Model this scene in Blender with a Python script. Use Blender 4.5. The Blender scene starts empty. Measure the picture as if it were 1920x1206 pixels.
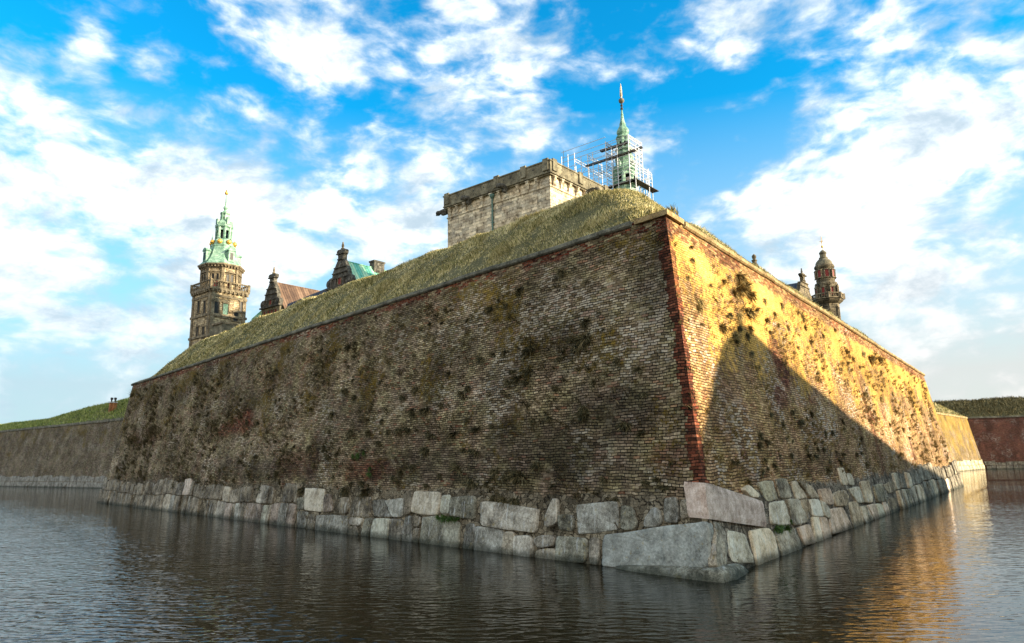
import bpy, math, random, itertools
import numpy as np
from mathutils import Vector, noise as mnoise
R_ = math.radians
random.seed(7); rng = np.random.default_rng(7)
scene = bpy.context.scene
C = bpy.data.collections.new("place"); scene.collection.children.link(C)

# ------------------------------------------------------------------ camera
CAMH = 3.0; FPX = 1337.0
ROLL = math.atan(36/2230.); PITCH = math.atan(263*math.cos(ROLL)/FPX)
cam_d = bpy.data.cameras.new("camera"); cam = bpy.data.objects.new("camera", cam_d); C.objects.link(cam)
cam_d.sensor_width = 36.0; cam_d.lens = FPX/1920*36.0
cam_d.clip_start = 0.1; cam_d.clip_end = 5000
from mathutils import Matrix
cam.matrix_world = Matrix.Translation((0, 0, CAMH)) @ Matrix.Rotation(R_(90)+PITCH, 4, 'X') @ Matrix.Rotation(-ROLL, 4, 'Z')
scene.camera = cam

def ray(px, py):
    x = px-960.; y = 603.-py
    c, s = math.cos(ROLL), math.sin(ROLL)
    xr = c*x+s*y; yr = -s*x+c*y
    cp, sp = math.cos(PITCH), math.sin(PITCH)
    return Vector((xr, cp*FPX-sp*yr, sp*FPX+cp*yr)).normalized()
CO = Vector((0, 0, CAMH))
def at(px, py, Y):                     # world point seen at a photo pixel at distance Y
    r = ray(px, py); return CO + r*(Y/r.y)
def atz(px, py, z=0.):
    r = ray(px, py); return CO + r*((z-CAMH)/r.z)
def proj(P):
    P = Vector(P)-CO; cp, sp = math.cos(PITCH), math.sin(PITCH)
    f = cp*P.y+sp*P.z; u = -sp*P.y+cp*P.z
    xr = P.x/f*FPX; yr = u/f*FPX; c, s = math.cos(ROLL), math.sin(ROLL)
    return 960+c*xr-s*yr, 603-(s*xr+c*yr), f
def zat(X, Y, py):                     # height at which a vertical through X,Y reaches photo row py
    a, b = -5., 120.
    for _ in range(50):
        m = (a+b)/2
        if proj((X, Y, m))[1] > py: a = m
        else: b = m
    return a
def azv(deg): return Vector((math.sin(R_(deg)), math.cos(R_(deg)), 0))

# ------------------------------------------------------------------ sun, sky, exposure
SUN_AZ, SUN_EL = 105., 15.
sd = bpy.data.lights.new("sun", 'SUN'); sd.energy = 5.0; sd.angle = R_(0.6); sd.color = (1.0, 0.85, 0.62)
so = bpy.data.objects.new("sun", sd); C.objects.link(so)
S = Vector((math.sin(R_(SUN_AZ))*math.cos(R_(SUN_EL)), math.cos(R_(SUN_AZ))*math.cos(R_(SUN_EL)), math.sin(R_(SUN_EL))))
so.location = S*200; so.rotation_euler = S.to_track_quat('Z', 'Y').to_euler()
scene.view_settings.view_transform = 'Standard'; scene.view_settings.look = 'None'
scene.view_settings.exposure = 1.5; scene.view_settings.gamma = 1.0

class NT:
    """small node-tree writer"""
    def __init__(s, tree): s.t = tree
    def n(s, typ, **k):
        nd = s.t.nodes.new(typ)
        for a, b in k.items(): setattr(nd, a, b)
        return nd
    def put(s, sock, v):
        if v is None: return
        if isinstance(v, bpy.types.NodeSocket): s.t.links.new(v, sock)
        elif isinstance(v, (tuple, list)) and len(v) == 3 and sock.type == 'RGBA': sock.default_value = (*v, 1)
        else: sock.default_value = v
    def m(s, op, a, b=None, c=None, clamp=False):
        nd = s.n('ShaderNodeMath', operation=op, use_clamp=clamp)
        for i, v in enumerate((a, b, c)): s.put(nd.inputs[i], v)
        return nd.outputs[0]
    def vm(s, op, a, b=None, out=0):
        nd = s.n('ShaderNodeVectorMath', operation=op)
        s.put(nd.inputs[0], a); s.put(nd.inputs[1], b) if b is not None else None
        return nd.outputs[out]
    def mix(s, f, a, b, mode='MIX'):
        nd = s.n('ShaderNodeMix', data_type='RGBA', blend_type=mode)
        s.put(nd.inputs[0], f); s.put(nd.inputs[6], a); s.put(nd.inputs[7], b); return nd.outputs[2]
    def sm(s, x, lo, hi):              # smoothstep 0..1
        nd = s.n('ShaderNodeMapRange', interpolation_type='SMOOTHSTEP')
        s.put(nd.inputs[0], x); nd.inputs[1].default_value = lo; nd.inputs[2].default_value = hi
        return nd.outputs[0]
    def lin(s, x, a, b, c, d):
        nd = s.n('ShaderNodeMapRange'); s.put(nd.inputs[0], x)
        for i, v in enumerate((a, b, c, d)): nd.inputs[i+1].default_value = v
        return nd.outputs[0]
    def noise(s, vec, scale, detail=3., rough=.55, dist=0., out=0):
        nd = s.n('ShaderNodeTexNoise'); s.put(nd.inputs['Vector'], vec)
        nd.inputs['Scale'].default_value = scale; nd.inputs['Detail'].default_value = detail
        nd.inputs['Roughness'].default_value = rough; nd.inputs['Distortion'].default_value = dist
        return nd.outputs[out]
    def vor(s, vec, scale, feature='F1', out=0):
        nd = s.n('ShaderNodeTexVoronoi', feature=feature); s.put(nd.inputs['Vector'], vec)
        nd.inputs['Scale'].default_value = scale; return nd.outputs[out]
    def white(s, vec, out=0):
        nd = s.n('ShaderNodeTexWhiteNoise', noise_dimensions='3D'); s.put(nd.inputs['Vector'], vec); return nd.outputs[out]
    def ramp(s, f, stops, interp='LINEAR'):
        nd = s.n('ShaderNodeValToRGB'); cr = nd.color_ramp; cr.interpolation = interp
        while len(cr.elements) < len(stops): cr.elements.new(.5)
        for e, (p, c) in zip(cr.elements, stops): e.position = p; e.color = (*c, 1)
        s.put(nd.inputs[0], f); return nd.outputs[0]
    def xyz(s, a, b, c=0.):
        nd = s.n('ShaderNodeCombineXYZ')
        for i, v in enumerate((a, b, c)): s.put(nd.inputs[i], v)
        return nd.outputs[0]
    def sep(s, v):
        nd = s.n('ShaderNodeSeparateXYZ'); s.put(nd.inputs[0], v); return nd.outputs
    def obj(s): return s.n('ShaderNodeTexCoord').outputs['Object']
    def uv(s): return s.n('ShaderNodeTexCoord').outputs['UV']
    def scale(s, v, sc):
        nd = s.n('ShaderNodeMapping'); s.put(nd.inputs[0], v); nd.inputs['Scale'].default_value = sc; return nd.outputs[0]

def world():
    w = bpy.data.worlds.new("World"); scene.world = w; w.use_nodes = True
    t = w.node_tree; t.nodes.clear(); N = NT(t)
    sky = N.n('ShaderNodeTexSky', sky_type='NISHITA', sun_disc=False, sun_elevation=R_(SUN_EL), sun_rotation=R_(SUN_AZ))
    sky.air_density = 1.0; sky.dust_density = .35; sky.ozone_density = 2.5; sky.altitude = 0
    d = N.n('ShaderNodeTexCoord').outputs['Generated']
    x, y, z = N.sep(d)
    hs = N.n('ShaderNodeHueSaturation'); hs.inputs['Saturation'].default_value = 1.35; hs.inputs['Value'].default_value = 1.75
    N.put(hs.inputs['Color'], sky.outputs[0])
    blue = N.mix(1., hs.outputs[0], (.12, 1.25, 1.15), 'MULTIPLY')
    # clouds: a layer seen in perspective
    zz = N.m('ADD', N.m('MAXIMUM', z, 0.), .50)
    p = N.vm('MULTIPLY', d, (1., 1., 1.9))
    w1 = N.noise(p, 4.5, 3., out=1)
    pw = N.vm('ADD', p, N.vm('MULTIPLY', N.vm('SUBTRACT', w1, (.5, .5, .5)), (.09, .09, .09)))
    n1 = N.noise(pw, 7.0, 9., .50)
    n2 = N.noise(N.vm('ADD', pw, (4., 2., 7.)), 22., 6., .55)
    f = N.m('ADD', N.m('MULTIPLY', n1, .62), N.m('MULTIPLY', n2, .38))
    f = N.m('ADD', N.m('MULTIPLY', N.m('SUBTRACT', f, .5), 2.8), .535)
    blobs = [  # photo pixel, radius in degrees, weight: where cloud is thick (+) or the blue shows (-)
        (200, 300, 12, .30), (30, 260, 9, .24), (450, 380, 7, .24), (330, 250, 5, .14), (230, 78, 3.2, .24), (540, 60, 4.5, .18), (640, 80, 4.0, .20), (460, 30, 2.5, .10),
        (830, 60, 5, .16), (950, 70, 5, .16), (900, 170, 5, .14), (650, 265, 3.2, .18), (590, 215, 2.5, .10), (1250, 30, 6, .16), (1450, 30, 6, .18), (1580, 90, 4, .14), (1880, 130, 7, .30),
        (1760, 230, 6, .26), (1560, 310, 6, .20), (1480, 420, 8, .22), (1680, 400, 8, .2), (960, 215, 3.5, .10), (1000, 285, 3.2, .14), (1250, 300, 2.5, .14), (760, 370, 5, .2), (1180, 150, 3, .08),
        (700, 440, 5, .2), (60, 20, 9, -.20), (200, 10, 6, -.12), (1520, 200, 5, -.20), (1400, 110, 4, -.12), (1640, 170, 3, -.10), (380, 160, 5, -.14), (300, 110, 3, -.08), (520, 230, 4.5, -.14), (780, 290, 5, -.10), (1090, 80, 4, -.12), (1340, 190, 5, -.12), (1350, 330, 4, -.10),
        (1200, 240, 5, -.06), (720, 30, 2.5, -.06), (60, 120, 5, -.08), (1790, 30, 3, -.10), (420, 140, 4, -.06),
    ]
    acc = None
    for (px, py, rd, wt) in blobs:
        c = ray(px, py)
        dt = N.vm('DOT_PRODUCT', d, tuple(c), out=1)
        g = N.n('ShaderNodeMapRange', interpolation_type='SMOOTHERSTEP')
        N.put(g.inputs[0], dt); g.inputs[1].default_value = math.cos(R_(rd*1.5)); g.inputs[2].default_value = 1.0
        g.inputs[3].default_value = 0; g.inputs[4].default_value = wt*.85
        acc = g.outputs[0] if acc is None else N.m('ADD', acc, g.outputs[0])
    low = N.lin(z, .10, .36, .16, .0)                     # thin cloud closes up towards the horizon
    back = N.sm(y, .15, -.35)                              # unseen bright cloud added behind the viewer to lift the shaded left face
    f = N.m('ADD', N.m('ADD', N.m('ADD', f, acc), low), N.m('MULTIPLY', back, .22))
    dens = N.m('MULTIPLY', N.sm(f, .47, 1.12), .96)
    body = N.noise(pw, 11., 6., .62)
    thick = N.sm(f, .55, .95)
    cc = N.mix(N.m('MULTIPLY', thick, N.sm(body, .30, .62)), (3.3, 4.1, 4.7), (8.0, 8.1, 8.1))
    warm = N.vm('DOT_PRODUCT', d, tuple(azv(60)), out=1)
    hz = N.mix(N.sm(warm, -.25, .95), N.mix(N.sm(body, .3, .7), (2.9, 3.9, 4.7), (4.2, 5.0, 5.5)), N.mix(N.sm(body, .3, .7), (4.3, 4.2, 4.1), (5.2, 5.0, 4.8)))
    cc = N.mix(N.lin(z, .04, .30, .9, .0), cc, hz)
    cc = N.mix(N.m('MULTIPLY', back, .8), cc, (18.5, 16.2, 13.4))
    base = N.mix(N.lin(z, .10, .46, .95, .0), blue, N.mix(N.sm(warm, -.3, .9), (3.1, 3.9, 4.5), (4.4, 4.25, 4.15)))
    col = N.mix(dens, base, cc)
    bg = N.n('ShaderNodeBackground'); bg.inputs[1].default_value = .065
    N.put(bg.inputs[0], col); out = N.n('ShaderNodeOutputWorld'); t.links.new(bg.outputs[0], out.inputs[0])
    w.cycles.sampling_method = 'MANUAL'; w.cycles.sample_map_resolution = 512
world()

# ------------------------------------------------------------------ mesh helpers
class MB:
    def __init__(s): s.v = []; s.f = []; s.uvs = None
    def add(s, vs, fs):
        o = len(s.v); s.v += [tuple(v) for v in vs]; s.f += [tuple(i+o for i in f) for f in fs]
    def box(s, c, a, b, h):            # centre, half vectors a and b, half height (or vector)
        c = Vector(c); a = Vector(a); b = Vector(b); h = h if isinstance(h, Vector) else Vector((0, 0, h))
        vs = [c+i*a+j*b+k*h for k in (-1, 1) for j in (-1, 1) for i in (-1, 1)]
        s.add(vs, [(0, 2, 3, 1), (4, 5, 7, 6), (0, 1, 5, 4), (2, 6, 7, 3), (0, 4, 6, 2), (1, 3, 7, 5)])
    def prism(s, poly, z0, z1, cap=True):
        n = len(poly); vs = [(p[0], p[1], z0) for p in poly]+[(p[0], p[1], z1) for p in poly]
        fs = [(i, (i+1) % n, n+(i+1) % n, n+i) for i in range(n)]
        if cap: fs += [tuple(range(n, 2*n)), tuple(range(n-1, -1, -1))]
        s.add(vs, fs)
    def lathe(s, cx, cy, prof, n=8, ph=0., cap=True):
        o = len(s.v)
        for (z, r) in prof:
            for k in range(n):
                t = R_(ph)+2*math.pi*k/n; s.v.append((cx+r*math.cos(t), cy+r*math.sin(t), z))
        for j in range(len(prof)-1):
            for k in range(n):
                a = o+j*n+k; b = o+j*n+(k+1) % n; s.f.append((a, b, b+n, a+n))
        if cap:
            s.f.append(tuple(o+k for k in range(n-1, -1, -1))); s.f.append(tuple(o+(len(prof)-1)*n+k for k in range(n)))
    def tube(s, p, q, r, n=6, r2=None):
        p = Vector(p); q = Vector(q); d = (q-p)
        if d.length < 1e-6: return
        d.normalize(); a = d.orthogonal().normalized(); b = d.cross(a); r2 = r if r2 is None else r2
        vs = [p+(a*math.cos(2*math.pi*k/n)+b*math.sin(2*math.pi*k/n))*r for k in range(n)]
        vs += [q+(a*math.cos(2*math.pi*k/n)+b*math.sin(2*math.pi*k/n))*r2 for k in range(n)]
        s.add(vs, [(k, (k+1) % n, n+(k+1) % n, n+k) for k in range(n)]+[tuple(range(n-1, -1, -1)), tuple(range(n, 2*n))])
    def ball(s, c, r, sq=1., n=10):
        pr = [(c[2]+r*sq*math.sin(t), max(.001, r*math.cos(t))) for t in np.linspace(-math.pi/2, math.pi/2, n)]
        s.lathe(c[0], c[1], pr, 12)
    def extrude(s, poly, O, U, V, W, d0, d1):   # outline in (u,v) thickened along W
        O = Vector(O); n = len(poly)
        vs = [O+U*p[0]+V*p[1]+W*d0 for p in poly]+[O+U*p[0]+V*p[1]+W*d1 for p in poly]
        s.add(vs, [(i, (i+1) % n, n+(i+1) % n, n+i) for i in range(n)]+[tuple(range(n, 2*n)), tuple(range(n-1, -1, -1))])
    def build(s, name, mat, parent=None, smooth=False, uvs=None):
        me = bpy.data.meshes.new(name)
        o = bpy.data.objects.new(name, me)
        off = Vector((0, 0, 0))
        if parent is not None:
            o.parent = parent; off = wloc(parent)
        me.from_pydata([(v[0]-off.x, v[1]-off.y, v[2]-off.z) for v in s.v], [], s.f)
        me.materials.append(mat)
        uvl = me.uv_layers.new(name='UVMap')
        nl = len(me.loops); vi = np.zeros(nl, dtype=np.int64); me.loops.foreach_get('vertex_index', vi)
        if uvs is not None: arr = np.asarray(uvs, dtype=np.float32)[vi]
        else:
            nf = len(me.polygons); nr = np.zeros(nf*3); me.polygons.foreach_get('normal', nr); nr = nr.reshape(-1, 3)
            lt = np.zeros(nf, dtype=np.int64); me.polygons.foreach_get('loop_total', lt)
            nr = np.repeat(nr, lt, axis=0); P = np.array(s.v)[vi]
            h = np.hypot(nr[:, 0], nr[:, 1]); flat = h < .25
            tx = np.where(flat, 1, -nr[:, 1]/np.maximum(h, 1e-6)); ty = np.where(flat, 0, nr[:, 0]/np.maximum(h, 1e-6))
            arr = np.stack([P[:, 0]*tx+P[:, 1]*ty, np.where(flat, P[:, 1], P[:, 2])], 1).astype(np.float32)
        uvl.data.foreach_set('uv', arr.ravel())
        if smooth: me.polygons.foreach_set('use_smooth', [True]*len(me.polygons))
        me.update(); C.objects.link(o); return o
WL = {}
def wloc(o): return WL.get(o.name, Vector((0, 0, 0)))
def tag(o, label=None, cat=None, group=None, kind=None):
    if label: o['label'] = label
    if cat: o['category'] = cat
    if group: o['group'] = group
    if kind: o['kind'] = kind
    return o
def thing(name, loc, label, cat, group=None):
    o = bpy.data.objects.new(name, None); o.empty_display_size = .5; C.objects.link(o); o.location = loc
    WL[o.name] = Vector(loc); return tag(o, label, cat, group)
def sub(o, parent):                     # register a part as the parent of sub-parts (it sits at its thing's origin)
    WL[o.name] = wloc(parent); return o

# ------------------------------------------------------------------ materials
def new_mat(name):
    m = bpy.data.materials.new(name); m.use_nodes = True; t = m.node_tree; t.nodes.clear(); N = NT(t)
    b = N.n('ShaderNodeBsdfPrincipled'); o = N.n('ShaderNodeOutputMaterial'); t.links.new(b.outputs[0], o.inputs[0])
    b.inputs['Specular IOR Level'].default_value = .25
    return m, N, b
def bump(N, b, h, dist, strength=1.):
    nd = N.n('ShaderNodeBump'); nd.inputs['Distance'].default_value = dist; nd.inputs['Strength'].default_value = strength
    N.put(nd.inputs['Height'], h); N.t.links.new(nd.outputs[0], b.inputs['Normal'])

def brick_mat(name, stops, tint=(1, 1, 1), top=10.75, redtop=.9, quoin=0., qk=0., lichen=.2, gold=(.20, .15, .035), redp=.5,
              lz_=.10, dark=.5, mortar=(.022, .019, .015), white=.0, rub=0., zones=(), con=1.0, bw=.25, bh=.088, seam=None):
    m, N, b = new_mat(name)
    uv = N.uv(); u, v, _ = N.sep(uv)
    wob = N.noise(uv, 1.3, 2.); wob2 = N.noise(uv, 14., 2.)
    v2 = N.m('ADD', v, N.m('ADD', N.m('MULTIPLY', N.m('SUBTRACT', wob, .5), .16), N.m('MULTIPLY', N.m('SUBTRACT', wob2, .5), .016)))
    vr = N.m('DIVIDE', v2, bh); row = N.m('FLOOR', vr); fy = N.m('SUBTRACT', vr, row)
    rw = N.white(N.xyz(row, 3.3, 1.))
    ur = N.m('ADD', N.m('ADD', N.m('DIVIDE', N.m('ADD', u, N.m('MULTIPLY', wob2, .02)), bw), N.m('MULTIPLY', N.m('MODULO', row, 2.), .5)), N.m('MULTIPLY', rw, .25))
    col = N.m('FLOOR', ur); fx = N.m('SUBTRACT', ur, col)
    cell = N.xyz(col, row, 0.)
    r1 = N.white(cell); r2 = N.white(N.vm('ADD', cell, (17.3, 5.1, 2.)))
    r3 = N.white(N.vm('ADD', cell, (3.3, 51.1, 7.)))
    zs = {}
    if zones:
        wz = N.noise(uv, .8, 4., .6)
        for (cu, cv, ru, rv, kind, wt) in zones:
            dd = N.vm('LENGTH', N.vm('MULTIPLY', N.vm('SUBTRACT', uv, (cu, cv, 0)), (1/ru, 1/rv, 0)), None, out=1) if False else None
            ln = N.n('ShaderNodeVectorMath', operation='LENGTH'); N.put(ln.inputs[0], N.vm('MULTIPLY', N.vm('SUBTRACT', uv, (cu, cv, 0)), (1/ru, 1/rv, 0)))
            g = N.m('MULTIPLY', N.sm(N.m('ADD', ln.outputs[1], N.m('MULTIPLY', N.m('SUBTRACT', wz, .5), 2.2)), 1.25, .55), wt)
            zs[kind] = g if kind not in zs else N.m('MAXIMUM', zs[kind], g)
    # joints, their width varying from brick to brick
    ex = N.m('MULTIPLY', N.m('MINIMUM', fx, N.m('SUBTRACT', 1., fx)), bw)
    ey = N.m('MULTIPLY', N.m('MINIMUM', fy, N.m('SUBTRACT', 1., fy)), bh)
    e = N.m('MINIMUM', ex, ey)
    e = N.m('ADD', e, N.m('MULTIPLY', N.m('SUBTRACT', N.noise(uv, 30., 2.), .5), .012))
    wj = N.m('ADD', N.m('MULTIPLY', r3, .008), .002)
    mask = N.sm(N.m('SUBTRACT', e, wj), .0, .008)
    big = N.noise(uv, .33, 4., .6); mid = N.noise(uv, 1.1, 4., .62); fine = N.noise(uv, 9., 4., .65); spk = N.noise(uv, 26., 3., .7)
    patch = N.noise(N.vm('ADD', uv, (40, 7, 0)), .55, 4., .6)
    val = N.m('ADD', N.m('ADD', N.m('MULTIPLY', r1, .40), N.m('MULTIPLY', N.m('SUBTRACT', fine, .5), .80)), .26)
    val = N.m('ADD', val, N.m('MULTIPLY', N.m('SUBTRACT', patch, .5), .5))
    c = N.ramp(val, stops)
    mask = N.m('MAXIMUM', mask, N.m('MULTIPLY', N.sm(N.noise(N.vm('ADD', uv, (61, 17, 0)), .9, 4., .65), .54, .66), .75))
    # faint hue drift: olive to mauve
    c = N.mix(N.sm(mid, .3, .7), N.mix(1., c, (.98, 1.02, .80), 'MULTIPLY'), N.mix(1., c, (1.06, .98, .96), 'MULTIPLY'))
    redc = N.ramp(N.m('ADD', N.m('MULTIPLY', r2, .75), N.m('MULTIPLY', N.m('SUBTRACT', fine, .25), .5)), [(0, (.03, .014, .010)), (.3, (.08, .030, .020)), (.65, (.15, .052, .033)), (.88, (.23, .095, .06)), (1, (.40, .27, .20))])
    # red brick: single bricks, patches, band under the coping, toothed quoin
    rp = N.sm(N.noise(N.vm('ADD', uv, (9, 31, 0)), .42, 3., .55), .64, .70)
    redm = N.m('MULTIPLY', rp, redp)
    if 'red' in zs: redm = N.m('MAXIMUM', redm, N.m('MULTIPLY', zs['red'], N.lin(r3, 0., 1., .55, 1.)))
    redm = N.m('MAXIMUM', redm, N.m('MULTIPLY', N.m('GREATER_THAN', r2, .95), .4))
    if redtop > 0:
        tp = N.sm(N.m('ADD', v, N.m('MULTIPLY', N.m('SUBTRACT', mid, .5), 1.1)), top-redtop-.12, top-redtop+.12)
        redm = N.m('MAXIMUM', redm, N.m('MULTIPLY', tp, N.sm(N.m('ADD', r3, N.m('MULTIPLY', N.m('SUBTRACT', patch, .5), 2.)), .25, .6)))
        mort = N.mix(N.m('MULTIPLY', tp, N.sm(fine, .4, .6)), mortar, (.22, .19, .15))
    else: mort = mortar
    if quoin > 0:
        ua = N.m('SUBTRACT', N.m('ABSOLUTE', u), N.m('MULTIPLY', v, qk))
        r4 = N.white(N.xyz(N.m('FLOOR', N.m('DIVIDE', row, 4.)), 9., 2.))
        r5 = N.white(N.xyz(row, 19., 2.))
        wq = N.m('ADD', N.m('ADD', N.m('MULTIPLY', r4, .20), N.m('MULTIPLY', r5, .16)), quoin-.18)
        q = N.m('LESS_THAN', N.m('SUBTRACT', ua, wq), 0.)
        redm = N.m('MAXIMUM', redm, N.m('MULTIPLY', q, .92))
    if seam:
        us = N.m('ABSOLUTE', N.m('SUBTRACT', u, N.m('ADD', seam, N.m('MULTIPLY', v, -.06))))
        redm = N.m('MAXIMUM', redm, N.m('MULTIPLY', N.m('LESS_THAN', us, .45), .55))
    c = N.mix(redm, c, redc)
    # pale efflorescence on some bricks
    wp = N.m('MULTIPLY', N.sm(N.noise(N.vm('ADD', uv, (71, 3, 0)), .38, 3.), .48, .66), N.m('GREATER_THAN', N.m('ADD', r2, N.m('MULTIPLY', N.m('SUBTRACT', fine, .5), .8)), .62))
    if 'white' in zs: wp = N.m('MAXIMUM', wp, N.m('MULTIPLY', zs['white'], N.m('GREATER_THAN', N.m('ADD', r2, N.m('MULTIPLY', N.m('SUBTRACT', fine, .5), 1.)), .52)))
    c = N.mix(N.m('MULTIPLY', wp, N.m('SUBTRACT', .50+white, N.m('MULTIPLY', redm, .5))), c, (.46, .445, .41))
    # lichen crust ignores the joints a little
    lz = N.m('ADD', N.noise(N.vm('ADD', uv, (5, 77, 0)), .33, 3.), N.lin(v, 2., top-1.5, -lz_, lz_*.6))
    ls = N.m('ADD', N.m('MULTIPLY', spk, .45), N.m('MULTIPLY', N.noise(uv, 3.6, 4., .65), .55))
    lm = N.sm(N.m('ADD', ls, N.m('MULTIPLY', N.m('SUBTRACT', lz, .5), .7)), .60-lichen*.28, .70-lichen*.24)
    if quoin > 0: lm = N.m('MULTIPLY', lm, N.m('SUBTRACT', 1., N.m('MULTIPLY', q, .8)))
    if redtop > 0: lm = N.m('MULTIPLY', lm, N.m('SUBTRACT', 1., N.m('MULTIPLY', tp, .85)))
    if 'lichen' in zs: lm = N.m('MAXIMUM', lm, N.m('MULTIPLY', zs['lichen'], N.sm(ls, .52, .62)))
    lc = N.mix(N.sm(fine, .35, .65), gold, tuple(g*.55 for g in gold))
    c = N.mix(N.m('MULTIPLY', lm, .85), c, lc)
    c = N.mix(mask, N.mix(N.m('MULTIPLY', lm, .5), mort, lc), c)
    if rub > 0:                         # rubble and mortar packed behind the granite blocks
        rz = N.sm(N.m('ADD', v, N.m('MULTIPLY', N.m('SUBTRACT', mid, .5), 1.2)), rub+.08, rub-.08)
        vv = N.vm('ADD', uv, N.vm('MULTIPLY', N.vm('SUBTRACT', N.noise(uv, 3., 2., out=1), (.5, .5, .5)), (.3, .3, 0)))
        ve = N.vor(vv, 5.2, 'DISTANCE_TO_EDGE'); vc = N.vor(vv, 5.2, out=1)
        rc = N.ramp(N.m('ADD', N.m('MULTIPLY', N.sep(vc)[0], .6), N.m('MULTIPLY', fine, .5)), [(.1, (.05, .045, .035)), (.5, (.16, .145, .115)), (.9, (.30, .28, .23))])
        rc = N.mix(N.sm(ve, .0, .07), (.03, .026, .02), rc)
        c = N.mix(rz, c, rc)
    # soot and damp stains, streaked downwards
    st = N.noise(N.scale(N.vm('ADD', uv, (13, 3, 0)), (.55, .28, 1)), 1., 4., .6)
    stm = N.sm(st, .50, .68)
    c = N.mix(N.m('MULTIPLY', stm, dark), c, N.mix(1., c, (.36, .36, .38), 'MULTIPLY'))
    if 'dark' in zs: c = N.mix(zs['dark'], c, N.mix(1., c, (.30, .31, .33), 'MULTIPLY'))
    if 'clean' in zs: c = N.mix(zs['clean'], c, N.mix(1., c, (1.5, 1.45, 1.35), 'MULTIPLY'))
    c = N.mix(1., c, N.ramp(N.m('ADD', N.m('MULTIPLY', big, .6), N.m('MULTIPLY', spk, .4)), [(.25, (.42, .42, .42)), (.5, (1, 1, 1)), (.75, (1.8, 1.8, 1.8))]), 'MULTIPLY')
    c = N.mix(1., c, tint, 'MULTIPLY')
    if con != 1.:
        gm = N.n('ShaderNodeGamma'); N.put(gm.inputs[0], c); gm.inputs[1].default_value = con; k = .22/.22**con; c = N.mix(1., gm.outputs[0], (k, k, k), 'MULTIPLY')
    # green-black wet line by the water
    c = N.mix(N.m('MULTIPLY', N.sm(N.m('MULTIPLY', N.m('ADD', v, N.m('MULTIPLY', mid, .3)), -1.), -.55, -.2), .7), c, (.02, .022, .015))
    N.put(b.inputs['Base Color'], c); b.inputs['Roughness'].default_value = .95
    b.inputs['Specular IOR Level'].default_value = .1
    h = N.m('MULTIPLY', mask, N.m('ADD', N.m('MULTIPLY', r1, .45), .55))
    h = N.m('ADD', h, N.m('MULTIPLY', fine, .55)); h = N.m('ADD', h, N.m('MULTIPLY', spk, .35))
    h = N.m('ADD', h, N.m('MULTIPLY', lm, .3))
    bump(N, b, h, .06); return m

def stone_mat(name, cols, scale=1., rough=.9, course=None, spec=.2, bumpd=.03, lich=.4, obj_tint=False, streak=0., stain=.5):
    m, N, b = new_mat(name)
    P = N.obj()
    n1 = N.noise(P, 1.1*scale, 5., .6); n2 = N.noise(P, 9*scale, 4., .7); n3 = N.noise(P, 45*scale, 2., .7)
    n4 = N.noise(N.vm('ADD', P, (20, 5, 3)), 2.6*scale, 5., .6)
    f = N.m('ADD', N.m('ADD', N.m('MULTIPLY', n1, .40), N.m('MULTIPLY', n2, .30)), N.m('MULTIPLY', n3, .30))
    f = N.m('ADD', .5, N.m('MULTIPLY', N.m('SUBTRACT', f, .5), 1.9))
    if obj_tint:
        rnd = N.n('ShaderNodeObjectInfo').outputs['Random']
        f = N.m('ADD', f, N.m('MULTIPLY', N.m('SUBTRACT', rnd, .5), .25))
    c = N.ramp(f, [(.28+.44*i/(len(cols)-1), k) for i, k in enumerate(cols)])
    if obj_tint:
        tn = N.ramp(N.white(N.xyz(rnd, 2., 3.)), [(0, (1.10, .98, .92)), (.2, (.95, .99, .90)), (.4, (.94, .98, .97)), (.6, (1.06, 1.0, .88)), (.8, (1.15, 1.13, 1.07)), (1, (.75, .73, .68))], 'CONSTANT')
        c = N.mix(1., c, tn, 'MULTIPLY')
    h = N.m('ADD', n2, N.m('MULTIPLY', n3, .5))
    if course:
        uv = N.uv(); bt = N.n('ShaderNodeTexBrick'); N.put(bt.inputs['Vector'], uv)
        bt.inputs['Scale'].default_value = 1.; bt.inputs['Brick Width'].default_value = course[0]; bt.inputs['Row Height'].default_value = course[1]
        bt.inputs['Mortar Size'].default_value = course[2]; bt.inputs['Mortar Smooth'].default_value = .3
        bt.inputs['Color1'].default_value = (.62, .62, .62, 1); bt.inputs['Color2'].default_value = (1.35, 1.3, 1.2, 1); bt.inputs['Mortar'].default_value = (.35, .33, .3, 1)
        c = N.mix(1., c, bt.outputs['Color'], 'MULTIPLY'); h = N.m('SUBTRACT', h, N.m('MULTIPLY', bt.outputs['Fac'], 1.2))
    if streak > 0:
        sx = N.noise(N.scale(P, (5., 5., .45)), 1.6, 4., .6)
        c = N.mix(N.m('MULTIPLY', N.sm(sx, .58, .68), streak), c, (.52, .53, .50))
        c = N.mix(N.m('MULTIPLY', N.sm(sx, .45, .33), streak*.8), c, N.mix(1., c, (.4, .4, .4), 'MULTIPLY'))
    c = N.mix(N.m('MULTIPLY', N.sm(n4, .50, .66), stain), c, N.mix(1., c, (.28, .26, .23), 'MULTIPLY'))
    n5 = N.noise(N.vm('ADD', P, (2, 55, 3)), 4.5*scale, 4., .6)
    c = N.mix(N.m('MULTIPLY', N.sm(n5, .62, .68), lich), c, (.26, .19, .05))
    if obj_tint:                        # wet algae line at the water
        zc = N.sep(N.n('ShaderNodeNewGeometry').outputs['Position'])[2]
        c = N.mix(N.m('MULTIPLY', N.sm(N.m('MULTIPLY', N.m('ADD', zc, N.m('MULTIPLY', n1, .2)), -1.), -.42, -.14), .75), c, (.025, .03, .02))
    N.put(b.inputs['Base Color'], c); b.inputs['Roughness'].default_value = rough; b.inputs['Specular IOR Level'].default_value = spec
    bump(N, b, h, bumpd); return m

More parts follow.
